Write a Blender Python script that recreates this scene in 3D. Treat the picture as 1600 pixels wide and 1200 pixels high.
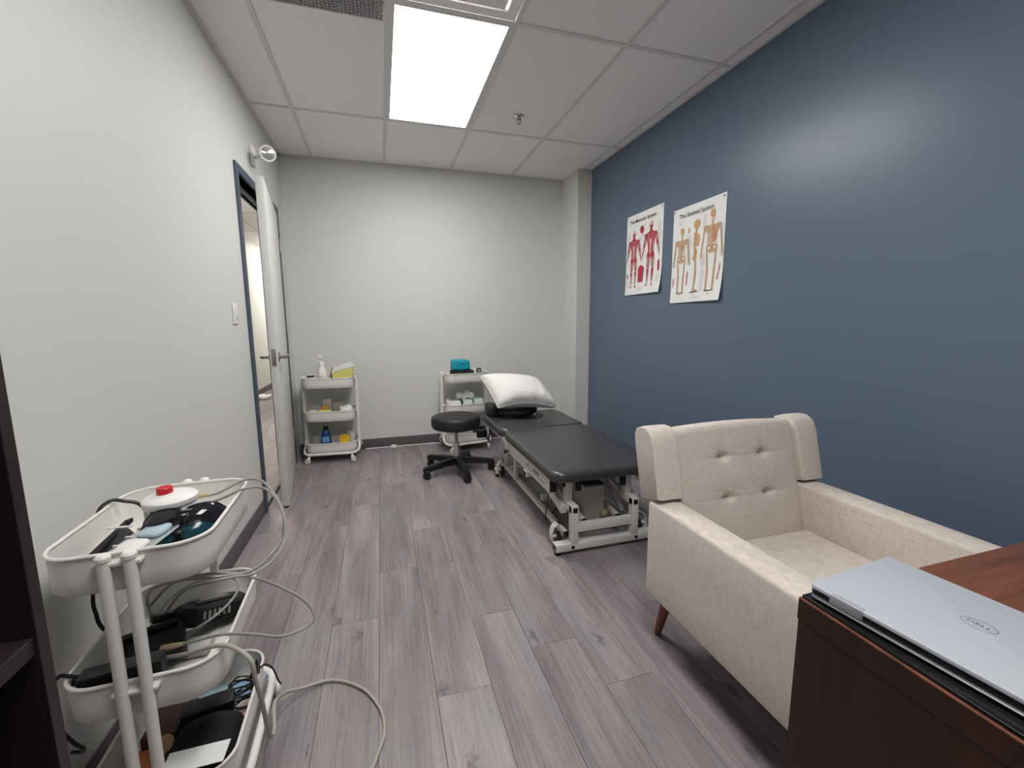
import bpy, bmesh, math, random
from mathutils import Vector, Matrix
random.seed(7)
for o in list(bpy.data.objects): bpy.data.objects.remove(o, do_unlink=True)
C = bpy.context.scene.collection
sc = bpy.context.scene
PI = math.pi

# ---------------------------------------------------------------- camera, world, exposure
CAM_H = 1.217
cd = bpy.data.cameras.new('camera'); cam = bpy.data.objects.new('camera', cd); C.objects.link(cam)
cd.sensor_width = 36.0; cd.sensor_fit = 'HORIZONTAL'; cd.lens = 674.3 / 1600 * 36.0
cd.clip_start = 0.02
def cam_matrix(yaw, pitch, roll):
    f0 = Vector((math.sin(yaw), math.cos(yaw), 0)); r0 = Vector((math.cos(yaw), -math.sin(yaw), 0)); u0 = Vector((0, 0, 1))
    f = f0 * math.cos(pitch) - u0 * math.sin(pitch); u = u0 * math.cos(pitch) + f0 * math.sin(pitch)
    r = r0 * math.cos(roll) + u * math.sin(roll); u = u * math.cos(roll) - r0 * math.sin(roll)
    return Matrix(((r.x, u.x, -f.x, 0), (r.y, u.y, -f.y, 0), (r.z, u.z, -f.z, CAM_H), (0, 0, 0, 1)))
cam.matrix_world = cam_matrix(0.2923, 0.1398, -0.0067)
sc.camera = cam
w = bpy.data.worlds.new('world'); sc.world = w; w.use_nodes = True
w.node_tree.nodes['Background'].inputs[0].default_value = (0.8, 0.85, 0.9, 1)
w.node_tree.nodes['Background'].inputs[1].default_value = 0.05
vs = sc.view_settings
vs.view_transform = 'Standard'; vs.look = 'None'; vs.gamma = 1.0; vs.use_curve_mapping = False
vs.exposure = 0.0
PANEL_STRENGTH = 20.0
CORRIDOR_STRENGTH = 27.0

# ---------------------------------------------------------------- materials
def lin(c):
    out = []
    for v in c[:3]:
        v /= 255.0
        out.append(v / 12.92 if v <= 0.04045 else ((v + 0.055) / 1.055) ** 2.4)
    return (*out, 1.0)
MATS = {}
def mat(name, rgb, rough=0.5, metal=0.0, spec=0.5, var=0.06, scale=30.0, bump=0.0, bscale=200.0, bdist=0.002,
        coat=0.0, trans=0.0, alpha=1.0, sheen=0.0, stretch=None, ior=1.45):
    if name in MATS: return MATS[name]
    m = bpy.data.materials.new(name); m.use_nodes = True
    nt = m.node_tree; N = nt.nodes; L = nt.links
    b = N['Principled BSDF']
    tc = N.new('ShaderNodeTexCoord'); mp = N.new('ShaderNodeMapping'); L.new(tc.outputs['Object'], mp.inputs[0])
    if stretch: mp.inputs['Scale'].default_value = stretch
    nz = N.new('ShaderNodeTexNoise'); nz.inputs['Scale'].default_value = scale; nz.inputs['Detail'].default_value = 4
    L.new(mp.outputs[0], nz.inputs['Vector'])
    mr = N.new('ShaderNodeMapRange'); mr.inputs['To Min'].default_value = 1 - var; mr.inputs['To Max'].default_value = 1 + var
    L.new(nz.outputs['Fac'], mr.inputs['Value'])
    mx = N.new('ShaderNodeVectorMath'); mx.operation = 'SCALE'
    mx.inputs[0].default_value = lin(rgb)[:3]; L.new(mr.outputs[0], mx.inputs['Scale'])
    L.new(mx.outputs[0], b.inputs['Base Color'])
    b.inputs['Roughness'].default_value = rough; b.inputs['Metallic'].default_value = metal
    b.inputs['Specular IOR Level'].default_value = spec; b.inputs['Coat Weight'].default_value = coat
    b.inputs['Transmission Weight'].default_value = trans; b.inputs['Alpha'].default_value = alpha
    b.inputs['Sheen Weight'].default_value = sheen; b.inputs['IOR'].default_value = ior
    if bump > 0:
        n2 = N.new('ShaderNodeTexNoise'); n2.inputs['Scale'].default_value = bscale; n2.inputs['Detail'].default_value = 3
        L.new(mp.outputs[0], n2.inputs['Vector'])
        bp = N.new('ShaderNodeBump'); bp.inputs['Strength'].default_value = bump; bp.inputs['Distance'].default_value = bdist
        L.new(n2.outputs['Fac'], bp.inputs['Height']); L.new(bp.outputs[0], b.inputs['Normal'])
    MATS[name] = m
    return m
def emit(name, rgb, strength):
    m = bpy.data.materials.new(name); m.use_nodes = True
    nt = m.node_tree; nt.nodes.clear()
    e = nt.nodes.new('ShaderNodeEmission'); o = nt.nodes.new('ShaderNodeOutputMaterial')
    e.inputs[0].default_value = lin(rgb); e.inputs[1].default_value = strength
    nt.links.new(e.outputs[0], o.inputs[0]); return m
def wood(name, dark, light, rough, axis, ring=18.0, spec=0.5, coat=0.0):
    m = bpy.data.materials.new(name); m.use_nodes = True
    nt = m.node_tree; N = nt.nodes; L = nt.links; b = N['Principled BSDF']
    tc = N.new('ShaderNodeTexCoord'); mp = N.new('ShaderNodeMapping'); L.new(tc.outputs['Object'], mp.inputs[0])
    s = [ring] * 3; s[axis] = ring * 0.07; mp.inputs['Scale'].default_value = s
    nz = N.new('ShaderNodeTexNoise'); nz.inputs['Scale'].default_value = 1.0; nz.inputs['Detail'].default_value = 6; nz.inputs['Roughness'].default_value = 0.65
    nz.inputs['Distortion'].default_value = 0.6
    L.new(mp.outputs[0], nz.inputs['Vector'])
    cr = N.new('ShaderNodeValToRGB'); cr.color_ramp.elements[0].position = 0.3; cr.color_ramp.elements[1].position = 0.7
    cr.color_ramp.elements[0].color = lin(dark); cr.color_ramp.elements[1].color = lin(light)
    L.new(nz.outputs['Fac'], cr.inputs[0]); L.new(cr.outputs[0], b.inputs['Base Color'])
    b.inputs['Roughness'].default_value = rough; b.inputs['Specular IOR Level'].default_value = spec
    b.inputs['Coat Weight'].default_value = coat
    return m
def fabric(name, rgb, weave=420.0):
    m = bpy.data.materials.new(name); m.use_nodes = True
    nt = m.node_tree; N = nt.nodes; L = nt.links; b = N['Principled BSDF']
    tc = N.new('ShaderNodeTexCoord')
    n1 = N.new('ShaderNodeTexNoise'); n1.inputs['Scale'].default_value = 1.0; n1.inputs['Detail'].default_value = 3
    n2 = N.new('ShaderNodeTexNoise'); n2.inputs['Scale'].default_value = 1.0; n2.inputs['Detail'].default_value = 3
    m1 = N.new('ShaderNodeMapping'); m1.inputs['Scale'].default_value = (weave, weave, weave * 0.08)
    m2 = N.new('ShaderNodeMapping'); m2.inputs['Scale'].default_value = (weave * 0.08, weave * 0.08, weave)
    L.new(tc.outputs['Object'], m1.inputs[0]); L.new(tc.outputs['Object'], m2.inputs[0])
    L.new(m1.outputs[0], n1.inputs['Vector']); L.new(m2.outputs[0], n2.inputs['Vector'])
    ad = N.new('ShaderNodeMath'); ad.operation = 'ADD'; L.new(n1.outputs['Fac'], ad.inputs[0]); L.new(n2.outputs['Fac'], ad.inputs[1])
    mr = N.new('ShaderNodeMapRange'); mr.inputs['From Min'].default_value = 0.6; mr.inputs['From Max'].default_value = 1.4
    mr.inputs['To Min'].default_value = 0.78; mr.inputs['To Max'].default_value = 1.2; L.new(ad.outputs[0], mr.inputs['Value'])
    mx = N.new('ShaderNodeVectorMath'); mx.operation = 'SCALE'; mx.inputs[0].default_value = lin(rgb)[:3]; L.new(mr.outputs[0], mx.inputs['Scale'])
    L.new(mx.outputs[0], b.inputs['Base Color'])
    bp = N.new('ShaderNodeBump'); bp.inputs['Strength'].default_value = 0.4; bp.inputs['Distance'].default_value = 0.001
    L.new(ad.outputs[0], bp.inputs['Height']); L.new(bp.outputs[0], b.inputs['Normal'])
    b.inputs['Roughness'].default_value = 0.95; b.inputs['Specular IOR Level'].default_value = 0.15; b.inputs['Sheen Weight'].default_value = 0.15
    return m
def plank_material():
    m = bpy.data.materials.new('grey_vinyl_plank'); m.use_nodes = True
    nt = m.node_tree; N = nt.nodes; L = nt.links; b = N['Principled BSDF']
    tc = N.new('ShaderNodeTexCoord'); oi = N.new('ShaderNodeObjectInfo')
    off = N.new('ShaderNodeVectorMath'); off.operation = 'SCALE'; off.inputs[0].default_value = (31.7, 57.3, 12.1)
    L.new(oi.outputs['Random'], off.inputs['Scale'])
    add = N.new('ShaderNodeVectorMath'); add.operation = 'ADD'; L.new(tc.outputs['Object'], add.inputs[0]); L.new(off.outputs[0], add.inputs[1])
    def noise(scale, sv, detail=5, rough=0.6, dist=0.0):
        mp = N.new('ShaderNodeMapping'); mp.inputs['Scale'].default_value = sv; L.new(add.outputs[0], mp.inputs[0])
        n = N.new('ShaderNodeTexNoise'); n.inputs['Scale'].default_value = scale; n.inputs['Detail'].default_value = detail
        n.inputs['Roughness'].default_value = rough; n.inputs['Distortion'].default_value = dist
        L.new(mp.outputs[0], n.inputs['Vector']); return n.outputs['Fac']
    def ramp(src, p0, c0, p1, c1):
        r = N.new('ShaderNodeValToRGB'); r.color_ramp.elements[0].position = p0; r.color_ramp.elements[1].position = p1
        r.color_ramp.elements[0].color = c0; r.color_ramp.elements[1].color = c1; L.new(src, r.inputs[0]); return r.outputs[0]
    def mixc(fac, a, bcol, mode='MIX'):
        x = N.new('ShaderNodeMix'); x.data_type = 'RGBA'; x.blend_type = mode
        if isinstance(fac, float): x.inputs['Factor'].default_value = fac
        else: L.new(fac, x.inputs['Factor'])
        for s, v in ((x.inputs['A'], a), (x.inputs['B'], bcol)):
            if isinstance(v, tuple): s.default_value = v
            else: L.new(v, s)
        return x.outputs['Result']
    def bw(src, p0, p1, lo=0.0, hi=1.0): return ramp(src, p0, (lo, lo, lo, 1), p1, (hi, hi, hi, 1))
    base = ramp(noise(1.0, (9, 1.3, 1), 4, 0.55, 0.4), 0.33, lin((128, 117, 120)), 0.68, lin((166, 154, 157)))
    cool = mixc(bw(noise(1.0, (5, 2.0, 1), 3), 0.5, 0.72, 0, 0.55), base, lin((140, 143, 144)))
    grain = mixc(bw(noise(1.0, (120, 2.2, 1), 5, 0.7), 0.35, 0.62, 0.35, 0.0), cool, lin((62, 56, 60)))
    fine = mixc(bw(noise(1.0, (60, 7, 1), 6, 0.75, 1.5), 0.60, 0.70, 0.0, 0.65), grain, lin((52, 47, 51)))
    # knots: distorted voronoi cells, stretched along the board
    mp = N.new('ShaderNodeMapping'); mp.inputs['Scale'].default_value = (3.4, 1.5, 1)
    dn = N.new('ShaderNodeTexNoise'); dn.inputs['Scale'].default_value = 38.0; dn.inputs['Detail'].default_value = 4; L.new(add.outputs[0], dn.inputs['Vector'])
    ds = N.new('ShaderNodeVectorMath'); ds.operation = 'SCALE'; ds.inputs['Scale'].default_value = 0.075; L.new(dn.outputs['Color'], ds.inputs[0])
    da = N.new('ShaderNodeVectorMath'); da.operation = 'ADD'; L.new(add.outputs[0], da.inputs[0]); L.new(ds.outputs[0], da.inputs[1])
    L.new(da.outputs[0], mp.inputs[0])
    vo = N.new('ShaderNodeTexVoronoi'); vo.voronoi_dimensions = '2D'; vo.inputs['Scale'].default_value = 1.0; vo.inputs['Randomness'].default_value = 1.0
    L.new(mp.outputs[0], vo.inputs['Vector'])
    crack = mixc(bw(noise(1.0, (95, 3.2, 1), 7, 0.8, 3.0), 0.60, 0.65, 0.0, 0.8), fine, lin((58, 52, 56)))
    fine = mixc(bw(noise(1.0, (14, 5, 1), 5, 0.7, 0.8), 0.60, 0.74, 0.0, 0.5), crack, lin((96, 92, 96)))
    kn = mixc(bw(vo.outputs['Distance'], 0.012, 0.075, 0.62, 0.0), fine, lin((66, 62, 66)))
    mr = N.new('ShaderNodeMapRange'); mr.inputs['To Min'].default_value = 0.93; mr.inputs['To Max'].default_value = 1.06
    L.new(oi.outputs['Random'], mr.inputs['Value'])
    sc_ = N.new('ShaderNodeVectorMath'); sc_.operation = 'SCALE'; L.new(kn, sc_.inputs[0]); L.new(mr.outputs[0], sc_.inputs['Scale'])
    L.new(sc_.outputs[0], b.inputs['Base Color'])
    b.inputs['Roughness'].default_value = 0.42; b.inputs['Specular IOR Level'].default_value = 0.4
    bp = N.new('ShaderNodeBump'); bp.inputs['Strength'].default_value = 0.25; bp.inputs['Distance'].default_value = 0.001
    L.new(noise(1.0, (120, 3, 1), 4), bp.inputs['Height']); L.new(bp.outputs[0], b.inputs['Normal'])
    return m

M_wall = mat('wall_paint', (210, 210, 207), 0.55, spec=0.35, var=0.012, scale=3, bump=0.06, bscale=260, bdist=0.001)
M_blue = mat('blue_wall_paint', (91, 107, 125), 0.33, spec=0.5, var=0.02, scale=4, bump=0.08, bscale=220, bdist=0.001)
M_tile = mat('ceiling_tile', (248, 244, 242), 0.9, spec=0.1, var=0.04, scale=120, bump=0.25, bscale=320, bdist=0.001)
M_tbar = mat('ceiling_grid', (222, 220, 217), 0.5, spec=0.3, var=0.01)
M_plank = plank_material()
M_underlay = mat('floor_joint', (48, 44, 47), 0.9)
M_base = mat('rubber_baseboard', (92, 83, 88), 0.55, var=0.04)
M_doorw = mat('door_paint', (212, 212, 208), 0.45, spec=0.4, var=0.015, scale=6)
M_frame = mat('door_frame_paint', (74, 85, 100), 0.4, var=0.03)
M_steel = mat('brushed_steel', (170, 166, 160), 0.32, 1.0, var=0.05)
M_chrome = mat('chrome', (215, 215, 215), 0.12, 1.0, var=0.02)
M_black = mat('black_plastic', (22, 22, 24), 0.42, var=0.1)
M_blackm = mat('black_matt', (27, 26, 28), 0.75, var=0.1)
M_vinyl = mat('black_vinyl', (52, 51, 52), 0.34, spec=0.95, var=0.06, bump=0.05, bscale=350, bdist=0.0006)
M_vinyl2 = mat('charcoal_vinyl', (34, 33, 35), 0.5, var=0.05, bump=0.05, bscale=350, bdist=0.0006)
M_wmetal = mat('white_powder_coat', (226, 224, 219), 0.38, spec=0.45, var=0.02)
M_bedw = mat('bed_frame_enamel', (214, 212, 206), 0.4, var=0.03)
M_wplastic = mat('white_plastic', (232, 231, 228), 0.35, var=0.02)
M_clear = mat('clear_plastic', (235, 236, 236), 0.15, trans=0.7, var=0.01)
M_fabric = fabric('oatmeal_linen', (206, 196, 187))
M_leg = wood('walnut_leg', (92, 42, 26), (134, 68, 44), 0.4, 2, 60)
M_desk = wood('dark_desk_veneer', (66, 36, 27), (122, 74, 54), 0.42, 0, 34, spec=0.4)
M_desk_shade = wood('desk_veneer_shaded', (44, 27, 22), (62, 38, 30), 0.45, 2, 20, spec=0.35)  # darker copy of the desk veneer, shade of the sides put into its colour
M_book = wood('espresso_bookcase', (30, 22, 24), (44, 33, 34), 0.42, 2, 16)
M_alu = mat('laptop_aluminium', (186, 189, 198), 0.42, 0.25, var=0.015)
M_aludark = mat('laptop_dark_edge', (46, 47, 52), 0.35, 0.6, var=0.05)
M_logo = mat('laptop_logo_grey', (108, 113, 122), 0.3, 0.5, var=0.02)
M_paper = mat('poster_paper', (232, 232, 230), 0.45, var=0.015, scale=8)
M_ink = mat('black_ink', (38, 36, 38), 0.5)
M_grayink = mat('grey_print', (176, 176, 178), 0.5, var=0.12, scale=160)
M_red = mat('muscle_red_print', (170, 52, 66), 0.5, var=0.35, scale=140, stretch=(1, 1, 0.35))
M_redl = mat('muscle_pale_print', (214, 178, 172), 0.5, var=0.2, scale=160)
M_bone = mat('bone_tan_print', (194, 156, 112), 0.5, var=0.3, scale=150)
M_bonel = mat('bone_pale_print', (216, 190, 156), 0.5, var=0.2, scale=150)
M_rose = mat('rose_print', (196, 120, 118), 0.5, var=0.2, scale=150)
M_pillow = mat('white_cotton', (226, 224, 221), 0.85, spec=0.2, var=0.02, scale=18, bump=0.5, bscale=22, bdist=0.016, sheen=0.1)
M_cable = mat('grey_cable', (152, 150, 146), 0.5, var=0.04)
M_cable2 = mat('beige_cable', (172, 168, 158), 0.5, var=0.04)
M_tan = mat('tan_strain_relief', (196, 178, 140), 0.5, var=0.08)
M_capred = mat('red_cap', (200, 34, 44), 0.35, var=0.05)
M_lens = mat('smoked_lens', (28, 30, 36), 0.08, spec=0.6, var=0.05)
M_teal = mat('teal_lens', (22, 98, 116), 0.15, var=0.1)
M_tealdark = mat('dark_teal_lens', (12, 60, 72), 0.15, var=0.1)
M_tealbag = mat('teal_fabric', (0, 150, 168), 0.6, var=0.15, scale=30, bump=0.3, bscale=60, bdist=0.004)
M_bluelab = mat('blue_label', (40, 98, 176), 0.4, var=0.15, scale=60)
M_yellab = mat('yellow_label', (222, 204, 70), 0.45, var=0.1)
M_lightblue = mat('pale_blue_plastic', (176, 198, 208), 0.15, spec=0.6, var=0.06, scale=20)
M_char = mat('charcoal_foam', (62, 60, 62), 0.8, var=0.06)
M_yelbin = mat('yellow_plastic', (224, 218, 128), 0.4, var=0.06, scale=20)
M_frost = mat('frosted_plastic', (214, 216, 212), 0.3, var=0.03)
M_brown = mat('amber_glass', (120, 82, 44), 0.2, var=0.3, scale=40)
M_beige = mat('beige_card', (206, 198, 180), 0.6, var=0.08)
M_orange = mat('orange_plastic', (232, 160, 40), 0.45, var=0.1)
M_yellow = mat('yellow_roll', (245, 196, 40), 0.5, var=0.08)
M_bottle = mat('blue_bottle', (36, 84, 150), 0.2, var=0.15)
M_paleblue = mat('pale_blue_label', (120, 180, 226), 0.4, var=0.1)
M_mint = mat('mint_card', (206, 222, 214), 0.55, var=0.04)
M_peach = mat('peach_paper', (232, 190, 168), 0.6, var=0.1)
M_bluepaper = mat('blue_paper', (150, 188, 220), 0.6, var=0.15)
M_maroon = mat('maroon_box', (92, 58, 54), 0.55, var=0.2)
M_lightwood = mat('light_wood', (214, 192, 140), 0.5, var=0.1, scale=60)
M_motor = mat('motor_housing', (196, 195, 188), 0.5, var=0.03)
M_lens2 = mat('lamp_glass', (200, 200, 198), 0.12, 0.6, var=0.1)

# ---------------------------------------------------------------- mesh builder
class B:
    def __init__(s): s.v = []; s.f = []
    def add(s, verts, faces, M=None):
        k = len(s.v)
        for p in verts:
            p = Vector(p)
            s.v.append(M @ p if M is not None else p)
        s.f += [tuple(i + k for i in f) for f in faces]
        return s
    def box(s, x0, x1, y0, y1, z0, z1, r=0.0, M=None):
        if r <= 0:
            v = [(x0,y0,z0),(x1,y0,z0),(x1,y1,z0),(x0,y1,z0),(x0,y0,z1),(x1,y0,z1),(x1,y1,z1),(x0,y1,z1)]
            return s.add(v, [(3,2,1,0),(4,5,6,7),(0,1,5,4),(1,2,6,5),(2,3,7,6),(3,0,4,7)], M)
        return s.rbox(((x0+x1)/2,(y0+y1)/2,(z0+z1)/2), ((x1-x0)/2,(y1-y0)/2,(z1-z0)/2), r, 2, 1, None, M)
    def rbox(s, c, h, r, k=3, n=1, disp=None, M=None):
        # rounded box on a grid: k segments in each rounding, n in the flats
        r = min(r, min(h) * 0.999)
        ax = []
        nn = n if isinstance(n, (tuple, list)) else (n, n, n)
        for a in range(3):
            H = h[a]; co = [-H + r * (1 - math.cos(i / k * PI / 2)) for i in range(k)]
            co += [-(H - r) + 2 * (H - r) * i / nn[a] for i in range(nn[a] + 1)]
            co += [H - r + r * math.sin(i / k * PI / 2) for i in range(1, k + 1)]
            ax.append(co)
        idx = {}; verts = []; faces = []
        def V(p):
            key = tuple(round(t, 7) for t in p)
            if key not in idx:
                q = Vector(p); inner = Vector([max(-(h[i] - r), min(h[i] - r, p[i])) for i in range(3)])
                d = q - inner
                if d.length > 1e-9: q = inner + d.normalized() * r
                if disp: q = Vector(disp(q))
                idx[key] = len(verts); verts.append(q + Vector(c))
            return idx[key]
        for a in range(3):
            u, w_ = (a + 1) % 3, (a + 2) % 3
            for sgn in (-1, 1):
                for i in range(len(ax[u]) - 1):
                    for j in range(len(ax[w_]) - 1):
                        def P(ii, jj):
                            p = [0, 0, 0]; p[a] = sgn * h[a]; p[u] = ax[u][ii]; p[w_] = ax[w_][jj]; return V(p)
                        q = [P(i, j), P(i+1, j), P(i+1, j+1), P(i, j+1)]
                        if sgn < 0: q.reverse()
                        q2 = []
                        for t in q:
                            if t not in q2: q2.append(t)
                        if len(q2) > 2: faces.append(tuple(q2))
        return s.add(verts, faces, M)
    def tube(s, pts, r, n=10, closed=False, cap=True):
        pts = [Vector(p) for p in pts]; m = len(pts)
        rr = r if isinstance(r, (list, tuple)) else [r] * m
        prev = None; rings = []
        for i in range(m):
            a = pts[(i - 1) % m] if (closed or i > 0) else pts[0]
            b_ = pts[(i + 1) % m] if (closed or i < m - 1) else pts[-1]
            t = (b_ - a)
            if t.length < 1e-9: t = Vector((0, 0, 1))
            t.normalize()
            if prev is None:
                up = Vector((0, 0, 1)) if abs(t.z) < 0.9 else Vector((1, 0, 0))
                nrm = t.cross(up).normalized()
            else:
                nrm = prev - t * prev.dot(t)
                nrm = nrm.normalized() if nrm.length > 1e-6 else t.orthogonal().normalized()
            prev = nrm; bn = t.cross(nrm)
            rings.append([pts[i] + (nrm * math.cos(2*PI*j/n) + bn * math.sin(2*PI*j/n)) * rr[i] for j in range(n)])
        v = [p for ring in rings for p in ring]; f = []
        for i in range(m if closed else m - 1):
            i2 = (i + 1) % m
            for j in range(n):
                f.append((i*n+j, i*n+(j+1)%n, i2*n+(j+1)%n, i2*n+j))
        if cap and not closed:
            f.append(tuple(range(n - 1, -1, -1))); f.append(tuple((m-1)*n + j for j in range(n)))
        return s.add(v, f)
    def lathe(s, prof, c=(0,0,0), n=32, M=None):
        v = []; f = []; c = Vector(c)
        for (r, z) in prof:
            for j in range(n): v.append(c + Vector((r*math.cos(2*PI*j/n), r*math.sin(2*PI*j/n), z)))
        for i in range(len(prof) - 1):
            for j in range(n): f.append((i*n+j, i*n+(j+1)%n, (i+1)*n+(j+1)%n, (i+1)*n+j))
        f.append(tuple(range(n-1, -1, -1))); f.append(tuple((len(prof)-1)*n + j for j in range(n)))
        return s.add(v, f, M)
    def slab(s, outline, rings, M=None):
        # outline: ccw list of (x,y); rings: list of (inset, z) from bottom to top
        n = len(outline); nor = []
        for i in range(n):
            a = Vector(outline[i-1]); b_ = Vector(outline[i]); c = Vector(outline[(i+1) % n])
            e1 = (b_ - a).normalized() if (b_-a).length > 1e-9 else Vector((1,0)); e2 = (c - b_).normalized() if (c-b_).length > 1e-9 else e1
            n1 = Vector((-e1.y, e1.x)); n2 = Vector((-e2.y, e2.x)); k = (n1 + n2)
            k = k.normalized() / max(0.4, k.normalized().dot(n1)) if k.length > 1e-6 else n1
            nor.append(k)
        v = []; f = []
        for ins, z in rings:
            for i in range(n): v.append((outline[i][0] + nor[i].x * ins, outline[i][1] + nor[i].y * ins, z))
        for q in range(len(rings) - 1):
            for i in range(n): f.append((q*n+i, q*n+(i+1)%n, (q+1)*n+(i+1)%n, (q+1)*n+i))
        f.append(tuple(range(n-1, -1, -1))); f.append(tuple((len(rings)-1)*n + i for i in range(n)))
        return s.add(v, f, M)
    def poly(s, pts, M=None): return s.add(pts, [tuple(range(len(pts)))], M)
def rrect(x0, x1, y0, y1, r, k=6):
    out = []
    for cx, cy, a0 in ((x1-r, y0+r, -PI/2), (x1-r, y1-r, 0), (x0+r, y1-r, PI/2), (x0+r, y0+r, PI)):
        for i in range(k + 1):
            a = a0 + i / k * PI / 2; out.append((cx + r*math.cos(a), cy + r*math.sin(a)))
    return out
def spline(pts, k=8, closed=False):
    P = [Vector(p) for p in pts]; out = []; n = len(P)
    rng = range(n if closed else n - 1)
    for i in rng:
        p0 = P[i-1] if (closed or i > 0) else P[0]*2 - P[1]
        p1 = P[i]; p2 = P[(i+1) % n]; p3 = P[(i+2) % n] if (closed or i < n-2) else P[-1]*2 - P[-2]
        for j in range(k):
            t = j / k
            out.append(0.5*((2*p1) + (p2-p0)*t + (2*p0-5*p1+4*p2-p3)*t*t + (3*p1-p0-3*p2+p3)*t**3))
    if not closed: out.append(P[-1])
    return out
ORG = {}
def tag(o, label=None, cat=None, group=None, kind=None):
    if label: o['label'] = label
    if cat: o['category'] = cat
    if group: o['group'] = group
    if kind: o['kind'] = kind
    return o
def finish(name, b, m, parent=None, org=None, smooth=35, label=None):
    """one mesh object; b is in world coordinates (or in the parent's own frame when the parent has a zero origin)"""
    if org is None: org = ORG.get(parent.name, Vector((0,0,0))) if parent else Vector((0,0,0))
    me = bpy.data.meshes.new(name)
    me.from_pydata([tuple(p - org) for p in b.v], [], b.f)
    me.validate(); me.update()
    if smooth:
        me.shade_smooth(); me.set_sharp_from_angle(angle=math.radians(smooth))
    me.materials.append(m)
    o = bpy.data.objects.new(name, me); C.objects.link(o)
    if parent: o.parent = parent
    else: o.location = org
    ORG[o.name] = org
    if label: o['label'] = label
    return o
def empty(name, loc, label, cat, group=None, local=False, kind=None):
    o = bpy.data.objects.new(name, None); C.objects.link(o); o.location = loc; o.empty_display_size = 0.1
    ORG[o.name] = Vector((0,0,0)) if local else Vector(loc)
    return tag(o, label, cat, group, kind)
def single(name, b, m, label, cat, group=None, org=None, smooth=35):
    if org is None:
        xs = [p.x for p in b.v]; ys = [p.y for p in b.v]; zs = [p.z for p in b.v]
        org = Vector(((min(xs)+max(xs))/2, (min(ys)+max(ys))/2, min(zs)))
    o = finish(name, b, m, None, Vector(org), smooth); return tag(o, label, cat, group)
def struct(name, b, m, label=None, smooth=0):
    o = finish(name, b, m, None, Vector((0,0,0)), smooth); o['kind'] = 'structure'
    if label: o['label'] = label
    o['category'] = name.split('_')[0]
    return o
def copytree(o, parent=None):
    c = o.copy(); C.objects.link(c)
    if parent: c.parent = parent
    ORG[c.name] = ORG.get(o.name, Vector((0,0,0)))
    for ch in list(o.children): copytree(ch, c)
    return c
def text_builder(txt, size, M, bold=0.0, shear=0.0, spacing=1.0):
    cu = bpy.data.curves.new('t', 'FONT'); cu.body = txt; cu.size = size; cu.align_x = 'CENTER'; cu.align_y = 'CENTER'
    cu.offset = bold; cu.shear = shear; cu.space_character = spacing; cu.resolution_u = 3
    ob = bpy.data.objects.new('t', cu); C.objects.link(ob)
    dg = bpy.context.evaluated_depsgraph_get(); dg.update()
    me = bpy.data.meshes.new_from_object(ob.evaluated_get(dg))
    b = B(); b.add([v.co.copy() for v in me.vertices], [tuple(p.vertices) for p in me.polygons], M)
    bpy.data.objects.remove(ob); bpy.data.curves.remove(cu); bpy.data.meshes.remove(me)
    return b
def RZ(a, c=(0,0,0)): return Matrix.Translation(Vector(c)) @ Matrix.Rotation(a, 4, 'Z')

# ---------------------------------------------------------------- room shell
XL, XR, YB, YF, ZC = -0.779, 2.018, 4.362, -1.70, 2.671
CX = -2.08                     # far wall of the corridor
WT = 0.12
# floor: underlay plus boards
fl = struct('floor', B().box(CX, XR, YF, 10.2, -0.05, -0.004), M_underlay, 'grey wood-look plank floor')
PW, PL, GAP = 0.1842, 1.219, 0.0009
joints = {0: 2.09, 1: 1.28, 2: 1.632, 3: 1.40, 4: 1.162, -1: 1.75, -2: 2.67, -3: 2.2, 5: 1.9, 6: 1.5, 7: 2.3, 8: 1.05, 9: 1.7, 10: 2.05, -4: 1.5}
plank_mesh = {}
def plank(x0, x1, y0, y1):
    key = (round(x1-x0, 4), round(y1-y0, 4))
    cx, cy = (x0+x1)/2, (y0+y1)/2
    if key not in plank_mesh:
        b = B(); hx, hy = (x1-x0)/2 - GAP/2, (y1-y0)/2 - GAP/2; e = 0.0012
        b.slab([(-hx,-hy),(hx,-hy),(hx,hy),(-hx,hy)], [(0,-0.004),(0,-0.0008),(e,0.0)])
        o = finish('plank', b, M_plank, fl, Vector((0,0,0)), 0); plank_mesh[key] = o.data
    else:
        o = bpy.data.objects.new('plank', plank_mesh[key]); C.objects.link(o); o.parent = fl
    o.location = (cx, cy, 0)
for k in range(-4, 12):
    x0 = -0.0622 + k * PW; x1 = x0 + PW
    x0c, x1c = max(x0, XL), min(x1, XR)
    if x1c - x0c < 0.01: continue
    j = joints.get(k, random.uniform(1, 2.2))
    ys = [YF] + [j + PL * i for i in range(-3, 4) if YF + 0.05 < j + PL * i < YB - 0.02] + [YB]
    for a, c in zip(ys[:-1], ys[1:]): plank(x0c, x1c, a, c)
for k in range(-12, -4):       # boards of the corridor seen through the door
    x0 = -0.0622 + k * PW; x1 = min(x0 + PW, XL); x0 = max(x0, CX)
    if x1 - x0 < 0.01: continue
    j = 2.0 + (k * 0.47) % 1.2
    ys = [1.6] + [j + PL * i for i in range(0, 7) if 1.7 < j + PL * i < 10.1] + [10.2]
    for a, c in zip(ys[:-1], ys[1:]): plank(x0, x1, a, c)

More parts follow.
